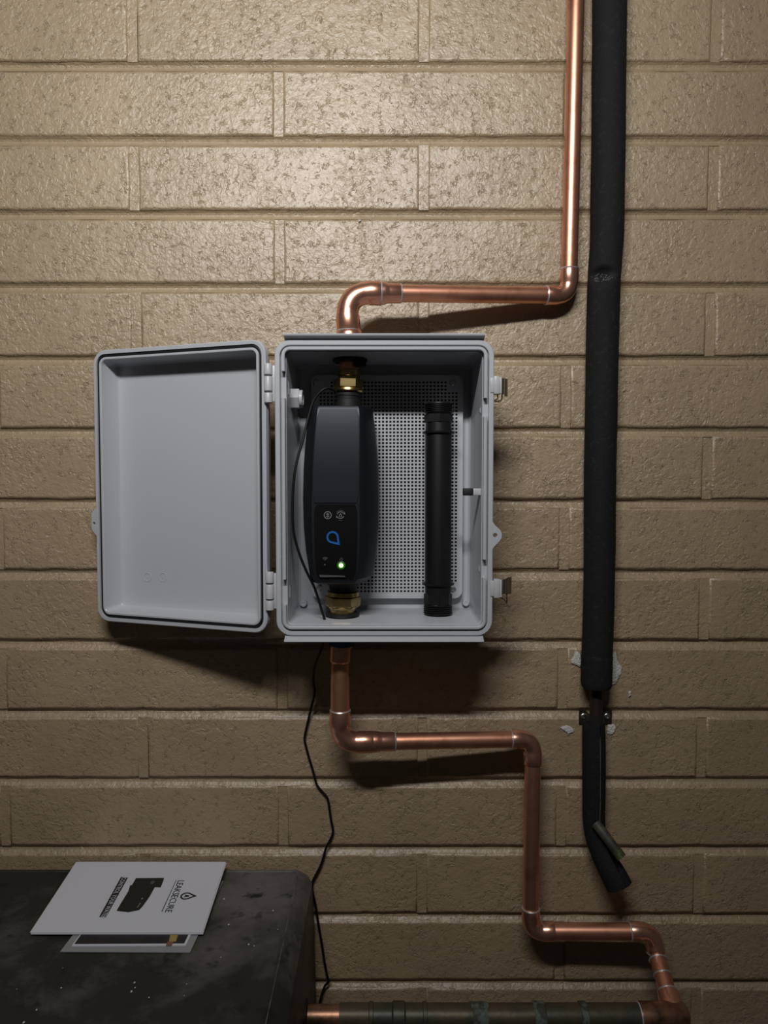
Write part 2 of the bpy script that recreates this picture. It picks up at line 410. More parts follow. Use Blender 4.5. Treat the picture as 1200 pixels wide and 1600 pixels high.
lip_run([(lx0, zl[3])]+Lp[14:28]+[(lx1, zr[3])])
lip_run([(lx0, zl[1]), (lx0, (zl[1]+zl[2])/2), (lx0, zl[2])])
lip_run([(lx1, zr[2]), (lx1, (zr[1]+zr[2])/2), (lx1, zr[1])])
for sx, zz in ((-1, (zl[0], zl[1])), (-1, (zl[2], zl[3])), (1, (zr[0], zr[1])), (1, (zr[2], zr[3]))):   # ramped catches behind each gap
    xw = bx0+0.0135 if sx < 0 else bx1-0.0135; z_t, z_b = zz; e = -sx
    bm = B()
    ym = YF+0.012
    vs = [bm.verts.new(p) for p in ((xw-e*0.002, ym-0.004, z_t-0.002), (xw+e*0.0022, ym+0.004, z_t-0.012), (xw+e*0.0022, ym+0.004, z_b+0.008), (xw-e*0.002, ym-0.004, z_b),
                                    (xw-e*0.002, ym+0.016, z_t-0.002), (xw+e*0.0012, ym+0.012, z_t-0.012), (xw+e*0.0012, ym+0.012, z_b+0.008), (xw-e*0.002, ym+0.016, z_b))]
    for f in ((0, 1, 2, 3), (4, 7, 6, 5), (0, 4, 5, 1), (1, 5, 6, 2), (2, 6, 7, 3), (3, 7, 4, 0)): bm.faces.new([vs[i] for i in f])
    add('snap_catch', bm, 'plastic', body, smooth=False)
# drip flanges along the top and bottom edges
for sgn, zb, x0, x1 in ((1, bz1, at(444, 522, YF).x, at(757, 522, YF).x), (-1, bz0, at(445, 1000, YF).x, at(755, 1000, YF).x)):
    prof = [(YF+0.016, -0.004), (YF+0.012, 0.0022), (YF-0.003, 0.0058), (YF-0.0062, 0.0066), (YF-0.0070, 0.0056), (YF-0.0064, 0.0040), (YF-0.002, 0.0030), (YF+0.006, -0.001), (YF+0.010, -0.004)]
    bm = B(); loft(bm, [[(x, y, zb+sgn*dz) for y, dz in prof] for x in (x0, x0+0.0006, x1-0.0006, x1)], True, True, True)
    add('drip_flange', bm, 'plastic', body, angle=25)
# padlock ear on the right edge
ec = at(774, 836, YF); bm = B()
pts = [(p.x, p.z) for p in smooth_path([at(x, y, YF) for x, y in ((768, 861), (769.6, 858), (772.5, 853.5), (778, 848), (782.5, 842.5), (784.2, 836), (782.8, 830), (779, 825.5), (773.5, 820.5), (770, 815), (768, 811))], 3)]
hole = [(ec.x-0.0003+0.0027*math.cos(2*math.pi*k/len(pts)-2.6), ec.z+0.0027*math.sin(2*math.pi*k/len(pts)-2.6)) for k in range(len(pts))]
y0, y1 = YF+0.0002, YF+0.005
v = [[bm.verts.new((x, y, z)) for x, z in P] for P, y in ((pts, y0), (pts, y1), (hole, y1), (hole, y0))]
n = len(pts)
for r in range(4):
    a, b = v[r], v[(r+1) % 4]
    for i in range(n): bm.faces.new((a[i], a[(i+1) % n], b[(i+1) % n], b[i]))
add('padlock_ear', bm, 'plastic', enc, angle=30)
# perforated back plate (real square holes)
YP = -0.024; PT = 0.0030
pa, pb = at(486, 586, YP), at(722, 935, YP)
px0, px1, pz1, pz0 = pa.x, pb.x, pa.z, pb.z
nc, nr = 38, 60; gx0, gx1 = px0+0.0105, px1-0.0065; gz1, gz0 = pz1-0.0075, pz0+0.0075
dx = (gx1-gx0)/nc; dz = (gz1-gz0)/nr; hw, hh = dx*0.29, dz*0.29
bm = B(); V = {}
def pv(x, z, y):
    k = (round(x, 6), round(z, 6), round(y, 6))
    if k not in V: V[k] = bm.verts.new((x, y, z))
    return V[k]
for i in range(nc):
    for j in range(nr):
        xa, xb, za, zb = gx0+i*dx, gx0+(i+1)*dx, gz0+j*dz, gz0+(j+1)*dz
        o_ = [pv(xa, za, YP), pv(xb, za, YP), pv(xb, zb, YP), pv(xa, zb, YP)]
        ci, cj = min(i, nc-1-i), min(j, nr-1-j)
        if ci < 3 and cj < 3: bm.faces.new(o_); continue
        cx, cz = (xa+xb)/2, (za+zb)/2
        h1 = [pv(cx-hw, cz-hh, YP), pv(cx+hw, cz-hh, YP), pv(cx+hw, cz+hh, YP), pv(cx-hw, cz+hh, YP)]
        h2 = [pv(cx-hw, cz-hh, YP+PT), pv(cx+hw, cz-hh, YP+PT), pv(cx+hw, cz+hh, YP+PT), pv(cx-hw, cz+hh, YP+PT)]
        for k in range(4):
            l = (k+1) % 4
            bm.faces.new((o_[k], o_[l], h1[l], h1[k])); bm.faces.new((h1[k], h1[l], h2[l], h2[k]))
# plain border with rounded corners around the hole field
NB = 10
outer = rrect(px0, px1, pz0, pz1, 0.011, NB)
def inner_pt(x, z): return (min(max(x, gx0), gx1), min(max(z, gz0), gz1))
ov = [bm.verts.new((x, YP, z)) for x, z in outer]; iv = [bm.verts.new((inner_pt(x, z)[0], YP, inner_pt(x, z)[1])) for x, z in outer]
bv = [bm.verts.new((x, YP+PT, z)) for x, z in outer]
for i in range(len(outer)):
    j = (i+1) % len(outer)
    bm.faces.new((ov[i], ov[j], iv[j], iv[i])); bm.faces.new((ov[i], bv[i], bv[j], ov[j]))
bmesh.ops.remove_doubles(bm, verts=bm.verts[:], dist=1e-6)
bmesh.ops.dissolve_degenerate(bm, edges=bm.edges[:], dist=1e-7)
me = bpy.data.meshes.new('mounting_plate'); bm.to_mesh(me); bm.free(); me.materials.append(M['plate'])
plate = bpy.data.objects.new('mounting_plate', me); C.objects.link(plate); plate.parent = enc; plate.location = -wpos(enc)
plate['label'] = 'white plate punched with square holes'
bm = B(); prism(bm, rrect(px0+0.003, px1-0.003, pz0+0.003, pz1-0.003, 0.009, 6), YP+PT+0.0004, YP+PT+0.0030); add('hole_shade_sheet', bm, 'rubber', plate, 'added black sheet standing in for the shade in the holes')  # sheet added behind the plate so its holes come out dark
for px, py in ((494, 598), (707, 598), (708, 921), (499, 918)):
    p = at(px, py, YP); bm = B()
    lathe(bm, p, p+Vector((0, -1, 0)), [(-0.002, 0.0042), (0.0006, 0.0042), (0.0016, 0.0030), (0.0017, 0.0012), (0.0008, 0.0010)], 16)
    add('screw', bm, 'zinc', plate)
for px, py in ((474, 943), (728, 942)):
    p = at(px, py, -0.02); bm = B()
    lathe(bm, p+Vector((0, 0.008, 0)), p, [(0, 0.0052), (0.0085, 0.0048), (0.0095, 0.0040), (0.0096, 0.0022), (0.0090, 0.0018)], 20)
    add('screw_boss', bm, 'plastic', enc)
# cable gland nut through the left wall
g = Vector((bx0+0.0145, -0.078, at(455, 623, -0.078).z)); bm = B()
lathe(bm, g, g+Vector((1, 0, 0)), [(-0.002, 0.0138), (0.0100, 0.0138), (0.0108, 0.0130)], 6)
gl = add('gland_nut', bm, 'clip', enc, 'grey hexagonal cable gland nut', smooth=False)
bm = B(); lathe(bm, g, g+Vector((1, 0, 0)), [(0.0095, 0.0112), (0.0145, 0.0112), (0.0150, 0.0102), (0.0150, 0.0085), (0.006, 0.0080)], 24); add('gland_collar', bm, 'clip', gl)
# peg on the right wall
q = at(752, 768.5, -0.108); xq = bx1-0.0142; bm = B()
box(bm, xq-0.009, xq+0.002, q.y-0.0042, q.y+0.0042, q.z-0.0042, q.z+0.0042, 0.0008)
pg = add('bolt_base', bm, 'clip', enc, 'grey square stud on the side wall')
bm = B(); box(bm, xq-0.0215, xq-0.009, q.y-0.0048, q.y+0.0048, q.z-0.0046, q.z+0.0046, 0.0012); add('bolt_cap', bm, 'rubber', pg, 'black rubber cap')
# hinges: three knuckles each
HX, HY = -0.1425, -0.121
for rows in (((568, 586), (588, 611.5), (613.5, 630)), ((893.5, 911), (913, 936), (938, 953.5))):
    bm = B(); z_b, z_t = at(420, rows[2][1], HY).z, at(420, rows[0][0], HY).z
    box(bm, HX-0.001, bx0+0.003, HY+0.0005, HY+0.0045, z_b+0.002, z_t-0.002, 0.0005)
    hg = add('hinge', bm, 'clip', enc)
    for a, b in rows:
        z0, z1 = at(420, b, HY).z, at(420, a, HY).z
        bm = B(); lathe(bm, (HX, HY, z0), (HX, HY, z1), [(0, 0.0040), (0.0008, 0.0052), (z1-z0-0.0012, 0.0054), (z1-z0-0.0003, 0.0048), (z1-z0, 0.0040)], 20)
        add('knuckle', bm, 'clip', hg)
# lid, opened about 160 degrees until its edge meets the wall
AL = math.atan2(0.084, 0.2455); ew = (-math.cos(AL), math.sin(AL)); nw = (-math.sin(AL), -math.cos(AL))
HO = Vector((-0.1460, -0.1205))
def LD(s, nn, z): return (HO.x+ew[0]*s+nw[0]*nn, HO.y+ew[1]*s+nw[1]*nn, z)
LW, lzb, lzt = 0.2600, 1.0403, 1.4063
def LR(ins, r, nn, n=6): return [LD(s, nn, z) for s, z in rrect(ins, LW-ins, lzb+ins, lzt-ins, max(r, 0.002), n)]
bm = B()
loft(bm, [LR(0.012, 0.012, -0.0325), LR(0.0105, 0.013, -0.0315), LR(0.0050, 0.016, -0.012), LR(0.0042, 0.016, -0.0095), LR(0.0006, 0.018, -0.0085), LR(0, 0.0185, -0.0075), LR(0, 0.0185, -0.001), LR(0.001, 0.0178, 0), LR(0.0052, 0.014, 0),
          LR(0.0055, 0.0138, -0.005), LR(0.0094, 0.0105, -0.005), LR(0.0095, 0.0104, -0.0004), LR(0.0102, 0.0098, 0.0002), LR(0.0122, 0.008, 0.0002), LR(0.0130, 0.0074, -0.0006),
          LR(0.0165, 0.0055, -0.0265), LR(0.0180, 0.0050, -0.0287), LR(0.0205, 0.0040, -0.0296), LR(0.0255, 0.0030, -0.0300)], True, True, True)
door = add('lid', bm, 'plastic', enc, 'open lid with raised rim', angle=28)
bm = B(); loft(bm, [LR(0.0057, 0.0136, -0.0052), LR(0.0060, 0.0133, -0.0016), LR(0.0067, 0.0127, -0.0011), LR(0.0082, 0.0115, -0.0011), LR(0.0089, 0.0109, -0.0016), LR(0.0092, 0.0106, -0.0052)], True)
add('gasket', bm, 'gasket', door, 'black rubber seal in the rim')
eb = at(150, 815, -0.04).z; bm = B(); pts = []
pts = [(LW-0.002, eb-0.0210), (LW+0.0010, eb-0.0185), (LW+0.0065, eb-0.0125), (LW+0.0078, eb-0.0095), (LW+0.0080, eb), (LW+0.0078, eb+0.0105), (LW+0.0062, eb+0.0130), (LW+0.0010, eb+0.0180), (LW-0.002, eb+0.0200)]
hole = [(LW+0.0038+0.0022*math.cos(2*math.pi*k/len(pts)-2.6), eb-0.003+0.0024*math.sin(2*math.pi*k/len(pts)-2.6)) for k in range(len(pts))]
v = [[bm.verts.new(LD(s, nn, z)) for s, z in P] for P, nn in ((pts, -0.001), (pts, -0.006), (hole, -0.006), (hole, -0.001))]
for r in range(4):
    a, b = v[r], v[(r+1) % 4]
    for i in range(len(pts)): bm.faces.new((a[i], a[(i+1) % len(pts)], b[(i+1) % len(pts)], b[i]))
add('padlock_ear', bm, 'plastic', door, angle=30)
def on_lid(px, py):                             # where the pixel ray meets the lid's inner face
    d = Vector(ray(px, py)); o_ = Vector((0, -D, CZ)); n_ = Vector((nw[0], nw[1], 0)); p0 = Vector(LD(0, -0.0300, 0))
    t = (p0-o_).dot(n_)/d.dot(n_); return o_+d*t
for px in (231, 255):
    c_ = on_lid(px, 902); bm = B(); ringtube(bm, c_, (nw[0], nw[1], 0), 0.0058, 0.00055, 28, 6)
    mk = add('mould_mark', bm, 'plastic', door)
    bm = B(); nv = Vector((nw[0], nw[1], 0))
    tube(bm, [c_+Vector((0.003, 0, 0.0018)), c_+Vector((0, 0, -0.0005)), c_+Vector((-0.002, 0, 0.0005))], 0.0003, 6); add('pointer', bm, 'plastic', mk)
# latches on the right edge
def latch(yt, yb, kind):
    z1, z0 = at(770, yt, YF).z, at(770, yb, YF).z
    bm = B(); x0, x1 = at(766, yt, YF).x, at(772.5, yt, YF).x
    box(bm, x0, x1, YF-0.0012, YF+0.010, z0+0.002, z1-0.002, 0.0006)
    lt = add('latch', bm, 'clip', enc, 'grey clip with a steel spring loop')
    x2, x3 = at(771.5, yt, YF).x, at(780, yt, YF).x
    bm = B(); box(bm, x2, x3, YF-0.003, YF+0.009, z0, z1, 0.0009); add('clip_block', bm, 'clip', lt)
    bm = B(); box(bm, x3-0.001, x3+0.0035, YF-0.001, YF+0.012, z0+0.0005, z1-0.001, 0.0009); add('clip_flange', bm, 'clip', lt)
    xa = x3+0.003; bm = B(); zc = (z0+z1)/2; hz = (z1-z0)/2
    if kind == 0: prof = [(xa, 0.000), (xa+0.003, 0.002), (xa+0.0045, 0.006), (xa+0.0050, 0.010), (xa+0.0080, 0.014), (xa+0.0105, 0.018), (xa+0.0110, 0.026)]
    else: prof = [(xa, 0.003), (xa+0.004, 0.001), (xa+0.007, 0.0035), (xa+0.009, 0.009), (xa+0.0125, 0.011), (xa+0.0150, 0.015), (xa+0.0155, 0.024)]
    top, bot = [], []
    for i, (x, y) in enumerate(prof):
        f = 1.0 if 1 < i < len(prof)-1 else 0.86
        top.append((x, YF+y, zc+(0.0 if kind == 0 else 0.002)+hz*0.92*f)); bot.append((x, YF+y, zc-(0.002 if kind == 0 else -0.002)-hz*0.92*f))
    t2 = [(x+0.0004, y+0.0009, z) for x, y, z in top]; b2 = [(x+0.0004, y+0.0009, z) for x, y, z in bot]
    loft(bm, [[a, b, c, d] for a, b, c, d in zip(top, bot, b2, t2)], True, True, True)
    add('spring_plate', bm, 'steel', lt, 'curled bright steel plate', angle=60)
    if kind == 0: w = [(x3-0.002, YF+0.004, z0+0.002), (x3-0.001, YF+0.004, z0-0.004), (x3-0.005, YF+0.003, z0-0.0075), (x3-0.002, YF+0.004, z0-0.0085), (x3+0.004, YF+0.006, z0-0.006), (x3+0.005, YF+0.008, z0+0.002)]
    else: w = [(x3+0.001, YF+0.010, z0+0.002), (x3+0.004, YF+0.012, z0-0.002), (x3+0.009, YF+0.012, z0-0.0045), (x3+0.0105, YF+0.006, z0-0.0075), (x3+0.010, YF+0.002, z0-0.002), (x3+0.0092, YF-0.0005, z0+0.022)]
    bm = B(); tube(bm, smooth_path(w, 5), 0.0008, 8); add('wire_bail', bm, 'steel', lt)
latch(588, 616, 0); latch(905, 934, 1)

# ================================================================== water controller on its two unions
AX, AY = -0.0540, -0.070
a_top = at(545.5, 570, AY); a_bot = at(535, 958, AY); axis = (a_top-a_bot).normalized()
def ax_at(py):                                   # point of the pipe axis at an image height
    t = (at(540, py, AY).z-a_bot.z)/axis.z; return a_bot+axis*t
floor_in = 1.0540
ctl = thing('leak_controller', 'black water shut-off controller with green light and blue drop mark', 'controller', (a_bot.x, AY, floor_in))
z_t, z_b = at(536, 635, -0.10).z, at(536, 911, -0.10).z
Hc = z_t-z_b
def FX(f): return 0.0008+0.0034*min(1, max(0, f)/0.45)
def cx_at(z): return a_bot.x+(z-a_bot.z)*axis.x/axis.z
# cross-section along the height: (fraction from the top, half width, front half width, front y, back y)
prof = [(0.000, 0.0370, 0.0225, -0.1120, -0.048), (0.006, 0.0398, 0.0245, -0.1150, -0.045), (0.022, 0.0412, 0.0256, -0.1168, -0.043), (0.08, 0.0432, 0.0266, -0.1188, -0.042), (0.15, 0.0450, 0.0274, -0.1204, -0.042), (0.25, 0.0472, 0.0283, -0.1220, -0.042), (0.35, 0.0487, 0.0290, -0.1230, -0.041),
        (0.52, 0.0497, 0.0296, -0.1236, -0.041), (0.68, 0.0490, 0.0297, -0.1238, -0.041), (0.82, 0.0464, 0.0290, -0.1236, -0.042), (0.91, 0.0432, 0.0278, -0.1230, -0.043), (0.965, 0.0405, 0.0262, -0.1212, -0.044), (0.988, 0.0365, 0.0235, -0.1175, -0.047), (1.0, 0.0300, 0.0190, -0.112, -0.052)]
def csec(z, w, fw, yf, yb):
    c = -0.0556; fx = c-FX((z_t-z)/Hc)
    return [(c-w*0.80, yb, z), (c-w, yb-0.010, z), (c-w, -0.078, z), (c-w*0.965, -0.090, z), (fx-fw-0.0065, yf+0.0085, z), (fx-fw-0.003, yf+0.0028, z), (fx-fw, yf, z), (fx, yf-0.0006, z),
            (fx+fw, yf, z), (fx+fw+0.003, yf+0.0028, z), (fx+fw+0.0065, yf+0.0085, z), (c+w*0.965, -0.090, z), (c+w, -0.078, z), (c+w, yb-0.010, z), (c+w*0.80, yb, z)]
bm = B(); loft(bm, [csec(z_t-f*Hc, w, fw, yf, yb) for f, w, fw, yf, yb in prof], True, True, True)
hous = add('housing', bm, 'blackplastic', ctl, angle=24)
def interp(f):
    for a, b in zip(prof, prof[1:]):
        if a[0] <= f <= b[0]:
            t = (f-a[0])/(b[0]-a[0]); return [a[i]+(b[i]-a[i])*t for i in range(5)]
def front(f, s, lift=0.0):                       # s from -1 to 1 across the front face
    _, w, fw, yf, yb = interp(f); z = z_t-f*Hc; fx = -0.0556-FX(f)
    return Vector((fx+fw*s, yf-0.0006*(1-abs(s))-lift, z))
def panel(f0, f1, s, m, lift, name, label=None):
    n = 10; top = []; bm = B(); rows = []
    for i in range(n+1):
        f = f0+(f1-f0)*i/n; k = s*(0.90 if i in (0, n) else 1.0)
        rows.append([front(f, -k, 0.0), front(f, -k*0.985, lift), front(f, 0, lift), front(f, k*0.985, lift), front(f, k, 0.0)])
    loft(bm, rows, False); 
    bm.faces.new([bm.verts[i] for i in range(0)]) if False else None
    return add(name, bm, m, ctl, label, angle=40)
cover = panel(0.022, 0.540, 0.985, 'blackplastic', 0.0010, 'upper_cover', 'plain satin black upper cover')
face = panel(0.548, 0.965, 0.90, 'blackgloss', 0.0006, 'display_panel', 'gloss black panel carrying the symbols')
def fpix(px, py, lift=0.0011):                   # pixel ray onto the front face plane
    return at(px, py, -0.1247-lift)
def flat(pts, m, name, parent=face, label=None):
    bm = B(); vs = [bm.verts.new(fpix(*p)) for p in pts]; bm.faces.new(vs)
    r = bmesh.ops.extrude_face_region(bm, geom=bm.faces[:]); 
    for v_ in r['geom']:
        if isinstance(v_, bmesh.types.BMVert): v_.co.y += 0.0005
    return add(name, bm, m, parent, label, smooth=False)
def ring_flat(c, r0, r1, m, name, a0=0, a1=360, n=32, label=None, parent=face):
    bm = B(); full_ = (a1-a0) >= 360
    A = [math.radians(a0+(a1-a0)*k/n) for k in range(n+1)]
    rings = []
    for a in A:
        o1 = fpix(c[0]+r1*math.cos(a), c[1]-r1*math.sin(a)); i1 = fpix(c[0]+r0*math.cos(a), c[1]-r0*math.sin(a))
        b_ = Vector((0, 0.0005, 0)); rings.append([o1, i1, i1+b_, o1+b_])
    loft(bm, rings, True, not full_, not full_)
    if full_: bmesh.ops.remove_doubles(bm, verts=bm.verts[:], dist=1e-7)
    return add(name, bm, m, parent, label, smooth=False)
ring_flat((512, 805), 5.0, 6.1, 'whitemark', 'bluetooth_ring')
def stroke(pts, w, m, name, parent=face):        # flat polyline in pixels
    bm = B(); rings = []
    for i, (x, y) in enumerate(pts):
        a = pts[max(0, i-1)]; b = pts[min(len(pts)-1, i+1)]; dx_, dy_ = b[0]-a[0], b[1]-a[1]; l = math.hypot(dx_, dy_) or 1
        nx, ny = -dy_/l*w/2, dx_/l*w/2; b_ = Vector((0, 0.0005, 0)); p, q_ = fpix(x+nx, y+ny), fpix(x-nx, y-ny)
        rings.append([p, q_, q_+b_, p+b_])
    loft(bm, rings, True, True, True); return add(name, bm, m, parent, smooth=False)
stroke([(509.6, 802.6), (514.2, 807.2), (512.0, 809.4), (512.0, 800.8), (514.2, 803.0), (509.6, 807.6)], 1.1, 'whitemark', 'bluetooth_symbol')
ring_flat((532, 805), 4.8, 5.8, 'whitemark', 'cycle_arrow', 20, 165, 14); ring_flat((532, 805), 4.8, 5.8, 'whitemark', 'cycle_arrow', 205, 345, 14)
flat([(536.0, 802.2), (539.4, 804.2), (538.6, 800.4)], 'whitemark', 'arrow_head'); flat([(528.2, 808.2), (525.2, 805.6), (525.8, 809.6)], 'whitemark', 'arrow_head')
ring_flat((532, 805), 7.0, 7.9, 'greymark', 'caption_arc', 35, 145, 14); stroke([(528.8, 813.4), (535.2, 813.4)], 0.9, 'greymark', 'caption_line')
def drop(c, r, tip, w, m, name, parent=face, ang=90, label=None):
    """drop-shaped outline: circle of radius r with a point at distance tip in direction ang (image degrees)"""
    def outline(r_, t_):
        al = math.acos(min(0.999, r_/t_)); pts = []
        for k in range(33):
            a = math.radians(ang)+al+(2*math.pi-2*al)*k/32
            pts.append((c[0]+r_*math.cos(a), c[1]-r_*math.sin(a)))
        pts.append((c[0]+t_*math.cos(math.radians(ang)), c[1]-t_*math.sin(math.radians(ang)))); return pts
    O, I = outline(r, tip), outline(r-w, (r-w)*1.25 if tip < r*1.4 else tip*(r-w)/r*0.98)
    bm = B(); b_ = Vector((0, 0.0005, 0)); n_ = len(O)
    v_ = [[bm.verts.new(p) for p in R] for R in ([fpix(*p) for p in O], [fpix(*p) for p in I], [fpix(*p)+b_ for p in I], [fpix(*p)+b_ for p in O])]
    for r_ in range(4):
        a, b = v_[r_], v_[(r_+1) % 4]
        for i in range(n_): bm.faces.new((a[i], a[(i+1) % n_], b[(i+1) % n_], b[i]))
    return add(name, bm, m, parent, label, smooth=False)
drop((532, 806), 2.4, 4.2, 0.9, 'whitemark', 'drop_symbol')
drop((519.6, 839.4), 9.6, 17.0, 3.0, 'bluemark', 'drop_logo', ang=-48, label='blue drop outline mark')
for r0, r1 in ((1.0, 2.2), (3.0, 4.2), (4.9, 6.1)): ring_flat((508, 876.5), r0, r1, 'greymark', 'wifi_arc', 42, 138, 10)
drop((533, 875.2), 2.6, 4.6, 0.9, 'greymark', 'drop_symbol'); stroke([(530.4, 878), (535.6, 872.6)], 0.8, 'greymark', 'drop_slash')
def dome(px, py, r, m, name, label):
    p = fpix(px, py, 0.0002); bm = B(); lathe(bm, p, p+Vector((0, -1, 0)), [(0, r), (0.0003, r), (0.0003+r*0.14, r*0.8), (0.0003+r*0.2, r*0.3)] if m != 'led' else [(0, r), (0.0012, r), (0.0018, r*0.8), (0.0021, r*0.3)], 18); return add(name, bm, m, face, label)
dome(533, 883.3, 0.0052, 'ledhalo', 'indicator_halo', 'green halo painted around the status light'); dome(533, 883.3, 0.0029, 'led', 'status_light', 'lit green status light'); dome(507.5, 883.5, 0.0017, 'leddark', 'status_light', 'unlit status light')
flat([(498.5, 898.6), (500, 898.0), (538.5, 899.6), (539.5, 901.8), (500.5, 902.0)], 'greymark', 'grey_bar', label='pale grey bar under the lights')
# unions, from the pipe axis outwards
def axl(name, py0, py1, prof_px, m, seg=28, smooth=True, label=None, parent=None):
    """turned part on the pipe axis; prof_px = [(image y, radius m)]"""
    p0 = ax_at(prof_px[0][0]); bm = B()
    lathe(bm, p0, p0-axis, [((p0-ax_at(y)).length, r) for y, r in prof_px], seg)
    return add(name, bm, m, parent or ctl, label, smooth=smooth)
axl('neck', 0, 0, [(603, 0.0155), (614, 0.0155), (615, 0.0165), (619, 0.0165), (620, 0.0155), (624, 0.0155), (625, 0.0170), (637, 0.0175)], 'rubber', label='black threaded neck')
axl('union_flange', 0, 0, [(606.5, 0.0165), (607.5, 0.0190), (611, 0.0195), (613, 0.0180), (613.5, 0.015)], 'brass')
axl('union_nut', 0, 0, [(592.5, 0.0170), (594, 0.0196), (605.5, 0.0196), (607, 0.0175)], 'brass', 6, False, 'hexagonal brass union nut')
axl('tail_piece', 0, 0, [(578, 0.0135), (579, 0.0148), (588, 0.0148), (589.5, 0.0135), (594, 0.0135)], 'brass')
axl('neck', 0, 0, [(907, 0.0220), (914, 0.0205), (915, 0.0185), (920, 0.0185), (921, 0.0172), (928, 0.0172)], 'rubber', label='black threaded neck')
axl('union_flange', 0, 0, [(923, 0.0170), (924, 0.0212), (930, 0.0216), (931.5, 0.0190)], 'brass')
axl('union_nut', 0, 0, [(931, 0.0205), (932, 0.0236), (944, 0.0236), (948, 0.0205)], 'brass', 6, False, 'hexagonal brass union nut')
axl('tail_piece', 0, 0, [(946, 0.0200), (950, 0.0185), (950.5, 0.0160), (960, 0.0160)], 'brass', 12, False)

# ================================================================== spare threaded pipe standing in the box
sp_b = Vector((0.0718, -0.062, floor_in+0.0004)); sp_t = Vector((0.0722, -0.056, at(684, 631, -0.05).z))
spool = thing('pipe_spool', 'plain black threaded plastic pipe standing upright inside the grey box', 'pipe', sp_b)
sd = (sp_t-sp_b).normalized(); SL = (sp_t-sp_b).length
def sfrac(y): return SL*(962-y)/(962-631)
bm = B()
R0 = 0.0176
lathe(bm, sp_b, sp_t, [(sfrac(936), R0*0.97), (sfrac(931), R0*0.97), (sfrac(915), R0), (sfrac(678), R0), (sfrac(662), R0*0.96), (sfrac(655), R0*0.96)], 32)
add('barrel', bm, 'spool', spool)
for py in (677, 914):
    bm = B(); lathe(bm, sp_b, sp_t, [(sfrac(py+2), R0), (sfrac(py+1.4), R0*1.20), (sfrac(py-1.4), R0*1.22), (sfrac(py-2), R0)], 32); add('collar', bm, 'spool', spool)
for py0, py1 in ((946, 929), (662, 648)):
    bm = B(); lathe(bm, sp_b, sp_t, [(sfrac(py0), R0*0.98), (sfrac(py0-1), R0*1.07), (sfrac(py1+1), R0*1.07), (sfrac(py1), R0*0.98)], 8); add('hex_band', bm, 'spool', spool, smooth=False)
for py0, py1 in ((962, 945), (648, 631)):
    bm = B(); P = []; n = 5
    P.append((sfrac(py0), R0*0.80)); P.append((sfrac(py0)+0.0003, R0*0.98))
    for k in range(n):
        a = py0-1-(py0-py1-2)*k/n; h = (py0-py1-2)/n
        P += [(sfrac(a-h*0.15), R0*0.99), (sfrac(a-h*0.4), R0*1.09), (sfrac(a-h*0.65), R0*1.09), (sfrac(a-h*0.9), R0*0.99)]
    P += [(sfrac(py1), R0*0.97), (sfrac(py1)+0.0001, R0*0.78)]
    lathe(bm, sp_b, sp_t, P, 32); add('thread', bm, 'spool', spool, angle=20)

# ================================================================== copper pipework
def elbow(bm, a, c, b, rc, la, lb, rb=None, R=0.030, arc=8, seg=24):
    """soldered bend: collar of length la on the a side, bend at c, collar of length lb on the b side"""
    a, c, b = Vector(a), Vector(c), Vector(b); d1 = (a-c).normalized(); d2 = (b-c).normalized(); rb = rb or rc*0.94
    p, q = c+d1*R, c+d2*R
    pts = [p+d1*la, p+d1*(la-0.0012), p+d1*0.003, p+d1*0.0]; rad = [rc*0.96, rc, rc, rb]
    for k in range(1, arc):
        t = k/arc; w = 2*t*(1-t); pts.append(p*((1-t)**2+w*0.10)+c*w*0.80+q*(t*t+w*0.10)); rad.append(rb)
    pts += [q, q+d2*0.003, q+d2*(lb-0.0012), q+d2*lb]; rad += [rb, rc, rc, rc*0.96]
    tube(bm, pts, rad, seg); return pts[0], pts[-1]
def pipe_part(parent, name, p0, p1, r, m='copper', r1=None, label=None):
    bm = B(); L = (Vector(p1)-Vector(p0)).length
    lathe(bm, p0, p1, [(0, r), (L*0.33, r), (L*0.66, r), (L, r1 or r)], 24); return add(name, bm, m, parent, label)
def solder(parent, c, d, r):
    bm = B(); ringtube(bm, c, d, r, 0.0011, 28, 6); return add('solder_ring', bm, 'solder', parent)
def reducer(parent, p0, p1, r0, r1):
    bm = B(); L = (Vector(p1)-Vector(p0)).length
    lathe(bm, p0, p1, [(0, r0), (L*0.16, r0), (L*0.24, r0*0.97), (L*0.36, r1*1.02), (L*0.42, r1), (L*0.96, r1), (L, r1*0.95)], 24); return add('reducer', bm, 'fitting', parent)
RP, RF, RB_, RBF = 0.0111, 0.0127, 0.0140, 0.0155
# upper run: box top -> elbow -> along the wall -> riser
up = thing('copper_pipe', 'bright copper pipe rising from the box top to the upper edge', 'pipe', (a_top.x, AY, bz1))
c1 = at(541, 457.5, AY); c2 = at(888.5, 462.0, -0.020); ctop = at(901, -40, -0.028)
boxtop = ax_at(519); boxtop.z = bz1-0.004
e0, e1 = None, None
bm = B(); e0, e1 = elbow(bm, boxtop, c1, c2, RBF, 0.0225, 0.0175, RBF*0.925, R=0.027); add('elbow', bm, 'fitting', up)
hd = (c2-c1).normalized(); vd = (ctop-c2).normalized()
solder(up, e0, (0, 0, 1), RBF*0.97); solder(up, e1+hd*0.0002, hd, RBF*0.97)
bm = B(); L = (e0-boxtop).length
lathe(bm, e0, boxtop, [(-0.001, 0.0150), (0.001, 0.0165), (0.0045, 0.0176), (L, 0.0176)], 28); add('coupling', bm, 'fitting', up)
r_end = e1+hd*0.027
reducer(up, e1, r_end, RBF*0.95, RF); solder(up, r_end, hd, RP*1.07)
bm = B(); f0, f1 = elbow(bm, c1, c2, ctop, RF, 0.016, 0.019, R=0.0165); add('elbow', bm, 'fitting', up)
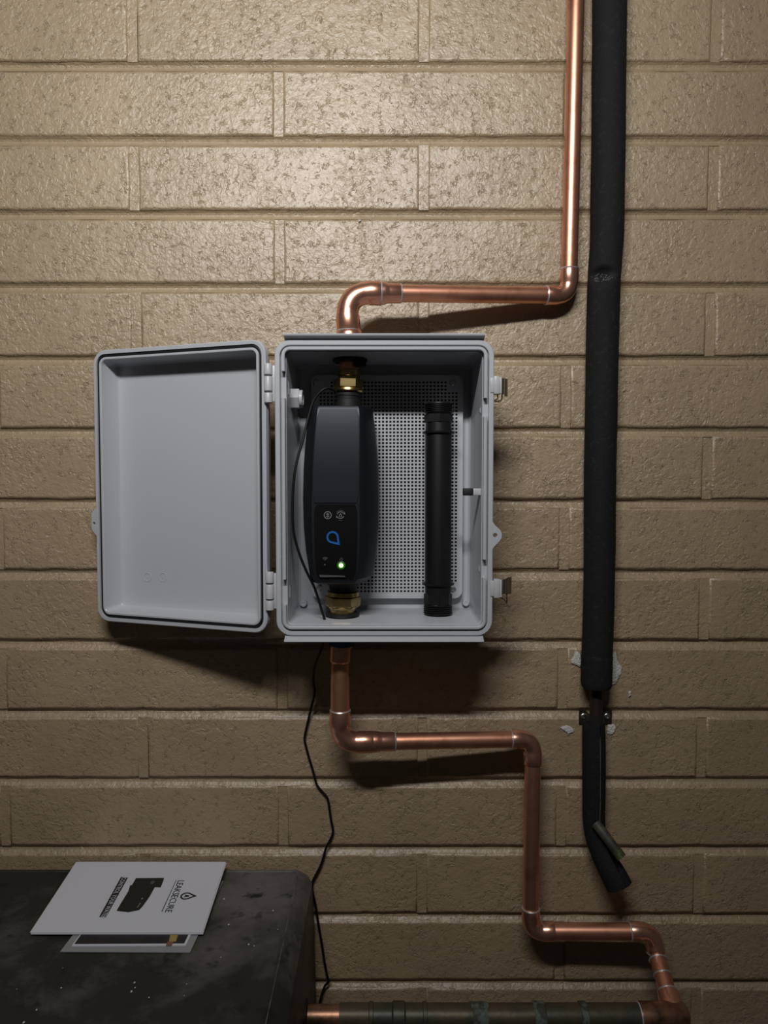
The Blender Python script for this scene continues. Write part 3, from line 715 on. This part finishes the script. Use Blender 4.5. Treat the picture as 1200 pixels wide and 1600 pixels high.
pipe_part(up, 'pipe', r_end-hd*0.01, f0+hd*0.01, RP); solder(up, f0, hd, RP*1.07)
pipe_part(up, 'pipe', f1-vd*0.01, ctop, RP); solder(up, f1, vd, RP*1.07)
bm = B(); tube(bm, [f1+Vector((-0.0105, -0.004, -0.0005)), f1+Vector((-0.0165, -0.005, -0.0012))], [0.0008, 0.0003], 6); add('solder_drip', bm, 'solder', up)
# pipe passing through the box roof down to the controller union
pb_ = ax_at(582); pipe_part(up, 'pipe', boxtop, pb_, 0.0133)
bm = B(); cpt = boxtop.copy(); cpt.z = bz1-0.0145; lathe(bm, cpt, cpt-Vector((0, 0, 1)), [(-0.0005, 0.0225), (0.0035, 0.0225), (0.0045, 0.0205), (0.0046, 0.0140)], 28); gr = add('pipe_grommet', bm, 'rubber', up, 'black rubber grommet under the box roof')
bm = B(); box(bm, cpt.x+0.009, cpt.x+0.021, cpt.y-0.018, cpt.y-0.006, cpt.z-0.012, cpt.z-0.004, 0.001); add('grommet_tab', bm, 'rubber', gr)
# lower run: box floor -> elbow -> along -> down -> along -> out to the old main
dn = thing('copper_pipework', 'dull copper pipe stepping down from the box floor to the old main', 'pipe', (0.37, -0.13, 0.53))
bb = ax_at(957); bb.z = bz0-0.004
k1 = at(531.5, 1160, -0.070); k2 = at(832.5, 1154.5, -0.042); k3 = at(829, 1455, -0.045); k4 = at(1022, 1455.5, -0.052)
cpt = ax_at(960); cpt.z = floor_in+0.0003
bm = B(); lathe(bm, cpt, cpt+Vector((0, 0, 1)), [(0, 0.0226), (0.003, 0.0222), (0.0042, 0.0205), (0.0043, 0.0150)], 28); add('pipe_grommet', bm, 'rubber', dn, 'black rubber grommet on the box floor')
pipe_part(dn, 'pipe', ax_at(955), ax_at(1012), 0.0150)
bm = B(); t0 = ax_at(998); lathe(bm, t0, t0-axis, [(0, 0.0160), (0.001, 0.0168), (0.008, 0.0168), (0.009, 0.0155)], 24); add('tape_wrap', bm, 'blue', dn, 'blue sealing tape under the box')
t0 = at(532.5, 1005, AY); t1 = at(531.7, 1034, AY); bm = B(); L = (t1-t0).length
lathe(bm, t0, t1, [(0, 0.0150), (0.001, 0.0150), (L-0.002, 0.0150), (L, 0.0135)], 24); add('coupling', bm, 'fitting', dn)
pv_d = (k1-t1).normalized()
bm = B(); g0, g1 = elbow(bm, t1, k1, k2, RBF*0.93, 0.0225, 0.0225, RBF*0.865, R=0.021); add('elbow', bm, 'fitting', dn)
pipe_part(dn, 'pipe', t1, g0+pv_d*0.008, 0.0128); solder(dn, g0, pv_d, 0.0132)
hd2 = (k2-k1).normalized(); r2 = g1+hd2*0.030
reducer(dn, g1, r2, RBF*0.90, RF*0.98); solder(dn, r2, hd2, RP*1.05)
bm = B(); h0, h1 = elbow(bm, k1, k2, k3, RF, 0.014, 0.018, R=0.0165); add('elbow', bm, 'fitting', dn)
pipe_part(dn, 'pipe', r2-hd2*0.01, h0+hd2*0.01, RP); solder(dn, h0, hd2, RP*1.06)
vd2 = (k3-k2).normalized()
bm = B(); i0, i1 = elbow(bm, k2, k3, k4, RF, 0.016, 0.016, R=0.0165); add('elbow', bm, 'fitting', dn)
pipe_part(dn, 'pipe', h1-vd2*0.01, i0+vd2*0.01, RP); solder(dn, i0, vd2, RP*1.06)
OLD = Vector((0.3695, -0.130, 0.5526))           # tee on the old main
kd = k4+Vector((0.0015, -0.006, -0.036))
hd3 = (k4-k3).normalized()
bm = B(); j0, j1 = elbow(bm, k3, k4, kd+Vector((0, -0.006, -0.02)), RF, 0.016, 0.010, R=0.0165); add('elbow', bm, 'fitting', dn)
pipe_part(dn, 'pipe', i1-hd3*0.01, j0+hd3*0.01, RP); solder(dn, j0, hd3, RP*1.06)
solder(dn, j1, (kd-k4), RP*1.04)
dd = (OLD-j1).normalized(); Lj = (OLD-j1).length
bm = B(); tube(bm, [j1-Vector((0, -0.002, -0.008)), j1+dd*0.004, j1+dd*0.020, OLD-dd*0.022], RP*0.98, 22); add('pipe', bm, 'copper', dn)
for t, r in ((0.010, RP*1.03), (0.030, RP*1.03), (Lj-0.030, RP*1.12)): solder(dn, j1+dd*t, dd, r)
bm = B(); lathe(bm, OLD, OLD-dd, [(0.0, 0.0150), (0.026, 0.0140), (0.030, 0.0128)], 22); tee = add('tee', bm, 'fitting', dn)
# old main: patinated horizontal pipe into the black trunk
RM = 0.0150
bm = B(); lathe(bm, OLD+Vector((0.016, 0, 0)), OLD-Vector((0.045, 0, 0)), [(0, 0.0100), (0.003, 0.0155), (0.006, 0.0168), (0.060, 0.0168), (0.061, 0.0150)], 24); add('tee_barrel', bm, 'dullcopper', tee)
solder(dn, OLD+Vector((-0.0455, 0, 0)), (1, 0, 0), 0.0156)
XL = -0.1015
def mx_(px): return (px-600)/F*(D-0.130)*cp*1.033
bm = B(); tube(bm, [OLD+Vector((-0.03, 0, 0)), (0.28, -0.130, 0.5526), (0.15, -0.131, 0.553), (0.0, -0.130, 0.5526), (XL+0.045, -0.130, 0.5526)], RM, 24); add('old_main', bm, 'patina', dn, 'weathered greenish old pipe')
bm = B(); tube(bm, [(XL+0.046, -0.130, 0.5526), (XL, -0.130, 0.5526), (XL-0.03, -0.130, 0.5526)], RM*0.90, 24); add('copper_end', bm, 'dullcopper', dn, 'dull copper end entering the trunk')
for px, w, rr, m in ((580, 0.006, 1.10, 'patina'), (623, 0.018, 1.14, 'patina'), (664, 0.006, 1.10, 'patina'), (750, 0.024, 1.08, 'verdigris'), (843, 0.016, 1.12, 'verdigris'), (912, 0.010, 1.12, 'verdigris')):
    x = mx_(px); bm = B()
    lathe(bm, (x-w/2, -0.130, 0.5526), (x+w/2, -0.130, 0.5526), [(0, RM*1.0), (w*0.12, RM*rr), (w*0.88, RM*rr*0.99), (w, RM*1.0)], 24)
    add('old_coupling', bm, m, dn)

# ================================================================== foam-lagged pipe on the right
lag = thing('lagged_pipe', 'tall black foam-lagged pipe clipped to the wall, cut off at the bottom', 'pipe', (0.33, -0.02, at(965, 1395, -0.05).z))
pathpx = [(953, -40), (952, 60), (951, 160), (950, 260), (948.5, 360), (945.5, 410), (943.5, 440), (941.5, 500), (940, 600), (938.5, 700), (937, 800), (936, 900), (934.5, 980), (933, 1020), (932.3, 1030)]
cen = smooth_path([at(x, y, -0.024) for x, y in pathpx], 8)
def foamr(i, a):
    p = cen[i]; return 1.0+0.035*mnoise.noise(Vector((p.z*14, math.cos(a)*1.2, math.sin(a)*1.2)))+0.012*mnoise.noise(Vector((p.z*70, math.cos(a)*3, math.sin(a)*3)))
nC = len(cen)
bm = B(); tube(bm, cen, [0.0226-0.0018*i/nC for i in range(nC)], 28, True, foamr)
dc = at(943, 428, -0.046)                       # gouge in the front of the foam
for v_ in bm.verts:
    d_ = (v_.co-dc); q2 = (d_.x/0.016)**2+(d_.z/0.012)**2
    if v_.co.y < -0.03 and q2 < 1: v_.co.y += 0.011*(1-q2)
slv = add('foam_sleeve', bm, 'foam', lag, angle=60)
bm = B(); rnd = random.Random(4)
for k in range(60):
    a = rnd.uniform(0, 2*math.pi); r_ = math.sqrt(rnd.random())
    p = dc+Vector((math.cos(a)*r_*0.013, 0, math.sin(a)*r_*0.006-0.003)); q2 = ((p.x-dc.x)/0.016)**2+((p.z-dc.z)/0.011)**2
    xx = (p.x-cen[0].x+0.006)/0.0216
    p.y = -0.0245-0.0208*math.sqrt(max(0, 1-min(1, ((p.x-(at(944, 430, -.024).x))/0.0216)**2)))+0.010*max(0, 1-q2)
    s_ = rnd.uniform(0.0007, 0.0016)
    bmesh.ops.create_icosphere(bm, subdivisions=1, radius=s_, matrix=Matrix.Translation(p))
gx = add('scuffed_gouge', bm, 'foamscuff', slv, 'torn scuffed gouge in the foam'); gx['kind'] = 'stuff'
cuff = smooth_path([at(932.6, 1022, -0.0245), at(932.2, 1045, -0.0245), at(931.8, 1073, -0.0245)], 6)
nf = len(cuff)
bm = B(); tube(bm, cuff, [0.0205]+[0.0213]*(nf-2)+[0.0200], 28, True, lambda i, a: 1+0.03*mnoise.noise(Vector((i*0.4, math.cos(a), math.sin(a)))))
add('foam_cuff', bm, 'foam', lag, 'doubled foam cuff at the sleeve end')
# pipe stub, clip and the split offcut of foam below
pipe_part(lag, 'pipe', at(932, 1060, -0.019), at(930.5, 1160, -0.019), 0.0088, 'darkpipe')
z1, z0 = at(930, 1109, -0.003).z, at(930, 1131, -0.003).z; bm = B()
xa, xb = at(905, 1119, -0.003).x, at(956, 1119, -0.003).x; xm = at(931, 1119, -0.019).x
P = [(xa, -0.001), (xm-0.0105, -0.001)]+[(xm-0.0103*math.cos(math.pi*k/10), -0.017-0.0115*math.sin(math.pi*k/10)) for k in range(11)]+[(xm+0.0105, -0.001), (xb, -0.001)]
Q = [(xa, -0.0032), (xm-0.0122, -0.0032)]+[(xm-0.0122*math.cos(math.pi*k/10), -0.017-0.0132*math.sin(math.pi*k/10)) for k in range(11)]+[(xm+0.0122, -0.0032), (xb, -0.0032)]
loft(bm, [[(x, y, z) for (x, y) in (p, q) for z in ((z0, z1) if (x, y) == p else (z1, z0))] for p, q in zip(P, Q)], True, True, True)
clip = add('saddle_clip', bm, 'iron', lag, 'dark iron saddle clip', angle=40)
for px in (912, 948.5):
    p = at(px, 1119.5, -0.0032); bm = B(); lathe(bm, p, p+Vector((0, -1, 0)), [(-0.001, 0.0046), (0.0004, 0.0046), (0.0010, 0.0036), (0.0024, 0.0034), (0.0026, 0.0014), (0.0012, 0.0012)], 14); add('screw', bm, 'zinc', clip)
offc = [(928.5, 1128, -0.019), (929, 1180, -0.0215), (929, 1240, -0.0225), (929, 1285, -0.0240), (934, 1312, -0.029), (946, 1341, -0.039), (959, 1366, -0.048), (968, 1385, -0.053)]
oc = smooth_path([at(*p) for p in offc], 6); no = len(oc)
bm = B(); rings = []; seam = []
ndeg = 22
for i, p in enumerate(oc):
    f = i/(no-1); R1 = 0.0164+0.0005*math.sin(f*9)+0.0025*max(0, f-0.5); R2 = R1*(0.66+0.12*max(0, f-0.5))
    t = (oc[min(no-1, i+1)]-oc[max(0, i-1)]).normalized(); u = Vector((1, 0, 0)); u = (u-t*u.dot(t)).normalized(); v_ = t.cross(u)
    if v_.y > 0: v_ = -v_
    # the slit faces the viewer a little right of centre and gapes lower down
    g_o = max(0.0, 1-abs(f-0.66)/0.16); slit = math.radians(74-14*g_o); gap = math.radians((6 if f < 0.84 else 1.5)+12*g_o)
    if 0.04 < f < 0.58: seam.append(p+(u*math.cos(slit+gap*0.8)+v_*math.sin(slit+gap*0.8))*R1*0.995)
    out = []
    for k in range(ndeg+1):
        a = slit+gap+(2*math.pi-2*gap)*k/ndeg; w_ = k/ndeg; R_k = R1*(1-0.14*max(0, min(1, (w_-0.70)/0.2))*(1-max(0, f-0.75)*4)); out.append(p+(u*math.cos(a)+v_*math.sin(a))*R_k)
    inn = []
    for k in range(ndeg, -1, -1):
        a = slit+gap+(2*math.pi-2*gap)*k/ndeg; inn.append(p+(u*math.cos(a)+v_*math.sin(a))*R2)
    rings.append(out+inn)
loft(bm, rings, True, True, True)
off = add('split_foam', bm, 'foam', lag, 'split length of foam curling off the wall', angle=50)
bm = B(); tube(bm, seam, 0.0005, 6); add('cut_edge', bm, 'scuff', off, 'pale cut edge of the foam')
s1 = at(943, 1302, -0.051); s0 = at(931, 1287, -0.041); s2 = at(971, 1340, -0.066)
bm = B(); tube(bm, [s0, s1, s1.lerp(s2, 0.72)], 0.0068, 18); stub = add('pipe_stub', bm, 'greenpipe', lag, 'grey-green pipe stub poking out of the foam')
sdv = (s2-s1).normalized(); q0 = s1.lerp(s2, 0.70)
bm = B(); lathe(bm, q0, s2, [(0, 0.0070), ((s2-q0).length, 0.0070), ((s2-q0).length, 0.0054), ((s2-q0).length-0.012, 0.0052)], 18); add('stub_end', bm, 'greenend', stub, 'green corroded open end')

# ================================================================== controller cable
inside = [(524, 611, -0.092), (514, 606.5, -0.100), (503, 610, -0.104), (490, 626, -0.104), (481, 655, -0.106), (473, 688, -0.112), (465, 716, -0.116), (460, 742, -0.118), (457.5, 775, -0.118), (457.5, 812, -0.118), (460, 838, -0.117),
          (468, 866, -0.116), (479, 893, -0.114), (490, 915, -0.110), (498, 938, -0.104), (503, 955, -0.098)]
pts = [at(*p) for p in inside]; hole_p = Vector((at(507, 971, -0.094).x, -0.094, floor_in)); pts.append(hole_p)
pts += [hole_p+Vector((0.0, 0.004, -0.012)), Vector((at(507, 1003, -0.085).x, -0.085, bz0-0.012))]
outside = [(501, 1017, -0.07), (492, 1040, -0.045), (489.5, 1062, -0.028), (491.5, 1082, -0.018), (487, 1103, -0.010), (481, 1128, -0.006), (476, 1152, -0.005), (478, 1166, -0.005), (484, 1188, -0.005), (489.5, 1206, -0.005), (495, 1226, -0.005), (503.5, 1237, -0.005),
           (511, 1246, -0.006), (514, 1258, -0.006), (517, 1280, -0.006), (520.3, 1298, -0.006), (517, 1310, -0.006), (509.5, 1325, -0.006), (502, 1350, -0.006), (494, 1366, -0.006), (488.5, 1378, -0.006), (488, 1391, -0.006), (493, 1415, -0.006), (498, 1447, -0.006),
           (503, 1476, -0.007), (507, 1503, -0.007), (512, 1528, -0.008), (513.5, 1534, -0.008), (508, 1540, -0.008), (504, 1550, -0.009), (501, 1561, -0.010), (498.5, 1574, -0.011)]
pts += [at(*p) for p in outside]
last = pts[-1]; pts += [last+Vector((0.000, 0.0, -0.03)), last+Vector((0.010, 0.0, -0.10)), Vector((last.x+0.04, last.y, 0.05)), Vector((last.x+0.05, last.y, 0.0025))]
bm = B(); tube(bm, smooth_path(pts, 5), 0.0017, 10)
tag(add('power_cable', bm, 'cable'), 'thin black cable hanging from the controller down the wall', 'cable')

# ================================================================== black trunk
TZ, TXR, TYB, TYF = 0.6752, -0.118, -0.012, -0.60
trunk = thing('storage_trunk', 'dusty black plastic trunk standing against the wall', 'trunk', (-0.5, -0.3, 0.0))
def TR(xr, yb, yf, xl, z, r): return [(x, y, z) for x, y in rrect(xl, xr, yf, yb, r, 5)]
bm = B()
loft(bm, [TR(-0.088, -0.004, -0.61, -1.05, 0.0, 0.008), TR(-0.0995, -0.006, -0.607, -1.043, TZ-0.085, 0.008)], True, True, True)
tbody = add('trunk_body', bm, 'trunk', trunk)
bm = B()
loft(bm, [TR(-0.0990, -0.0060, -0.607, -1.043, TZ-0.082, 0.008), TR(-0.1025, -0.0062, -0.607, -1.043, TZ-0.016, 0.008), TR(-0.1050, -0.0066, -0.606, -1.042, TZ-0.013, 0.0075), TR(-0.1095, -0.0075, -0.603, -1.040, TZ-0.0058, 0.007),
          TR(-0.1165, -0.0090, -0.600, -1.037, TZ-0.0012, 0.007), TR(-0.1205, -0.0104, -0.597, -1.034, TZ+0.0014, 0.006), TR(-0.1230, -0.0120, -0.595, -1.031, TZ+0.0012, 0.005), TR(-0.1255, -0.0140, -0.593, -1.029, TZ-0.0006, 0.005), TR(-0.1290, -0.0160, -0.592, -1.028, TZ-0.0006, 0.005)], True, True, True)
tl = add('trunk_lid', bm, 'trunk', trunk, 'worn lid with raised edge', angle=30)
bm = B(); lathe(bm, (-0.1020, -0.130, 0.5526), (-0.0960, -0.130, 0.5526), [(0, 0.0200), (0.004, 0.0200), (0.0055, 0.0175), (0.0055, 0.0145)], 24); add('pipe_port', bm, 'rubber', trunk, 'black collar where the pipe enters')
bm = B(); rnd = random.Random(11)
for k in range(20):
    p = atz(rnd.uniform(20, 430), rnd.uniform(1485, 1600), TZ) if k < 12 else atz(rnd.uniform(350, 450), rnd.uniform(1385, 1480), TZ)
    if p.x > -0.13: continue
    s_ = rnd.uniform(0.0004, 0.0013); bmesh.ops.create_icosphere(bm, subdivisions=1, radius=s_, matrix=Matrix.Translation(p+Vector((0, 0, s_*0.2)))@Matrix.Diagonal((1, 1.4, 0.6, 1)))
g_ = None
bm2 = B(); tube(bm2, [(-0.1212, -0.016-0.57*k/30, TZ+0.0009) for k in range(31)], [0.0008+0.0003*math.sin(k*2.1) for k in range(31)], 6); add('worn_edge', bm2, 'scuff', tl, 'pale scuffed line along the edge')
g_ = add('grit', bm, 'plaster', tl, 'pale crumbs of grit'); g_['kind'] = 'stuff'

# ================================================================== booklet and sleeve on the trunk
b_bl, b_br, b_fr, b_fl = at(120, 1347, -0.012), at(353, 1344, -0.012), at(316, 1462, -0.158), at(47, 1466, -0.158)
zf = TZ+0.0052
for v_ in (b_fr, b_fl): v_.z = max(v_.z, zf)
b_bl.z = b_br.z = 0.690
b_bl.y = b_br.y = -0.014
def sheet(u, v, h=0.0):                          # u to the right 0..1, v towards the viewer 0..1
    a = b_bl.lerp(b_br, u); b = b_fl.lerp(b_fr, u); p = a.lerp(b, v); p.z += h; return p
bk = thing('booklet', 'white instruction booklet with black device picture lying on the trunk', 'booklet', sheet(0.5, 0.5))
def leaf(name, h0, h1, m, du=0.0, dv=0.0):
    bm = B(); nu, nv_ = 6, 8
    grid = lambda h: [[sheet(i/nu+du, j/nv_+dv, h) for i in range(nu+1)] for j in range(nv_+1)]
    g0, g1 = grid(h0), grid(h1); V0 = [[bm.verts.new(p) for p in r] for r in g0]; V1 = [[bm.verts.new(p) for p in r] for r in g1]
    for j in range(nv_):
        for i in range(nu):
            bm.faces.new((V0[j][i], V0[j+1][i], V0[j+1][i+1], V0[j][i+1])); bm.faces.new((V1[j][i], V1[j][i+1], V1[j+1][i+1], V1[j+1][i]))
    for j in range(nv_):
        bm.faces.new((V0[j][0], V1[j][0], V1[j+1][0], V0[j+1][0])); bm.faces.new((V0[j][nu], V0[j+1][nu], V1[j+1][nu], V1[j][nu]))
    for i in range(nu):
        bm.faces.new((V0[0][i], V0[0][i+1], V1[0][i+1], V1[0][i])); bm.faces.new((V0[nv_][i], V1[nv_][i], V1[nv_][i+1], V0[nv_][i+1]))
    return add(name, bm, m, bk)
leaf('inner_pages', -0.0022, -0.0010, 'paper', 0.006, 0.004); cov = leaf('front_cover', -0.0006, 0.0, 'paper')
def uv_of(px, py):                               # booklet coordinates of a pixel (plane of the cover)
    n_ = (b_br-b_bl).cross(b_fl-b_bl).normalized(); d = Vector(ray(px, py)); o_ = Vector((0, -D, CZ))
    p = o_+d*((b_bl-o_).dot(n_)/d.dot(n_)); v = 0.5
    for _ in range(6):
        a, b = b_bl.lerp(b_fl, v), b_br.lerp(b_fr, v); e = b-a; u = (p-a).dot(e)/e.dot(e)
        a2, b2 = b_bl.lerp(b_br, u), b_fl.lerp(b_fr, u); e2 = b2-a2; v = (p-a2).dot(e2)/e2.dot(e2)
    return u, v
def ink(name, outline, m, label=None, h=0.0002, uv=False):
    bm = B(); vs = [bm.verts.new(sheet(*(p if uv else uv_of(*p)), h+0.0004)) for p in outline]; bm.faces.new(vs)
    return add(name, bm, m, cov, label, smooth=False)
Z = lambda x, y: (140+x/5.4545, 1340+y/5.4545)   # reading positions off an enlarged view
ink('title_bar', [Z(268, 168), Z(326, 174), Z(138, 512), Z(82, 508)], 'ink', 'black title bar')
ink('picture', [Z(395, 178), Z(634, 176), Z(628, 200), Z(606, 256), Z(556, 254), Z(508, 340), Z(450, 420), Z(420, 450), Z(330, 468), Z(230, 456), Z(262, 400), Z(330, 290), Z(345, 240), Z(362, 236)], 'photoink', 'printed picture of the device')
cu_, cv_ = uv_of(*Z(536, 216))
ink('picture_detail', [(cu_+0.014*math.cos(a), cv_+0.030*math.sin(a)) for a in [2*math.pi*k/16 for k in range(16)]], 'greymark', h=0.0004, uv=True)
ink('picture_detail', [Z(430, 390), Z(437, 392), Z(410, 432), Z(402, 430)], 'whitemark', h=0.0004)
cu_, cv_ = uv_of(*Z(448, 354)); ink('picture_detail', [(cu_+0.006*math.cos(a), cv_+0.012*math.sin(a)) for a in [2*math.pi*k/12 for k in range(12)]], 'whitemark', h=0.0004, uv=True)
ink('tagline', [Z(738, 190), Z(741, 192), Z(620, 462), Z(612, 462)], 'greymark')
WU, WV = 0.211, 0.147
def cover_text(s, size, c, m, name, h=0.0007, stretch=1.0):
    u0, v0 = uv_of(*c)
    def place(co): return sheet(u0+co.y/WU, v0+co.x*stretch/WV, h+co.z)
    return add(name, text_bm(s, size, place, 0.0), m, cov, smooth=False)
cover_text('LEAKSECURE', 0.0125, Z(724, 328), 'ink', 'brand_lettering', stretch=0.93)
cover_text('CONTROL YOUR WATER', 0.0086, Z(205, 340), 'paper', 'title_lettering', stretch=0.86)
cu_, cv_ = uv_of(*Z(822, 330)); R_ = 0.0074
def dpts(r, tip):
    al = math.acos(r/tip); P = [(r*math.cos(a), r*math.sin(a)) for a in [al+(2*math.pi-2*al)*k/28 for k in range(29)]]; P.append((tip, 0)); return [(cu_+x/WU, cv_+y/WV) for x, y in P]
O, I = dpts(R_, R_*1.9), dpts(R_*0.72, R_*1.28)
bm = B(); n_ = len(O); vo = [bm.verts.new(sheet(*p, 0.0006)) for p in O]; vi = [bm.verts.new(sheet(*p, 0.0006)) for p in I]
for i in range(n_): bm.faces.new((vo[i], vo[(i+1) % n_], vi[(i+1) % n_], vi[i]))
add('drop_emblem', bm, 'ink', cov, smooth=False)
cs = [(cu_+x/WU, cv_+y/WV) for x, y in ((-0.003, -0.003), (0.004, -0.001), (0.004, 0.001), (-0.003, 0.0028), (-0.001, 0.0))]; ink('drop_emblem_core', cs, 'ink', uv=True)

# clear sleeve with a dark leaflet, underneath
sl = thing('document_sleeve', 'clear plastic sleeve with dark leaflet peeking from under the booklet', 'sleeve', (-0.30, -0.12, TZ))
s_fl, s_fr = atz(94, 1487, TZ+0.001), atz(297, 1488, TZ+0.001); s_bl = s_fl+Vector((0.008, 0.15, 0.0)); s_br = s_fr+Vector((0.006, 0.15, 0.0))
def quad(name, P, z0, z1, m, parent, label=None, bev=0):
    bm = B(); loft(bm, [[(p[0], p[1], z0) for p in P], [(p[0], p[1], z1) for p in P]], True, True, True); return add(name, bm, m, parent, label, smooth=False)
quad('sleeve', [s_fl, s_fr, s_br, s_bl], TZ+0.0003, TZ+0.0012, 'filmgrey', sl)
l_fl, l_fr = atz(112, 1478, TZ+0.002), atz(288, 1477, TZ+0.002)
quad('card', [l_fl, l_fr+Vector((0.002, 0, 0)), l_fr+Vector((0.006, 0.13, 0)), l_fl+Vector((0.006, 0.13, 0))], TZ+0.0013, TZ+0.0022, 'paper', sl)
lf = quad('leaflet', [l_fl+Vector((0.002, 0.003, 0)), l_fr+Vector((-0.001, 0.003, 0)), l_fr+Vector((0.003, 0.128, 0)), l_fl+Vector((0.006, 0.128, 0))], TZ+0.0023, TZ+0.0027, 'leaf', sl, 'dark printed leaflet')
c0 = [atz(x, y, TZ+0.003) for x, y in ((264, 1471), (275, 1471), (278, 1461), (266, 1461))]; quad('print', c0, TZ+0.0028, TZ+0.0030, 'yellow', lf)
c0 = [atz(x, y, TZ+0.003) for x, y in ((259, 1477), (268, 1477), (272, 1471), (262, 1471))]; quad('print', c0, TZ+0.0028, TZ+0.0030, 'pink', lf)
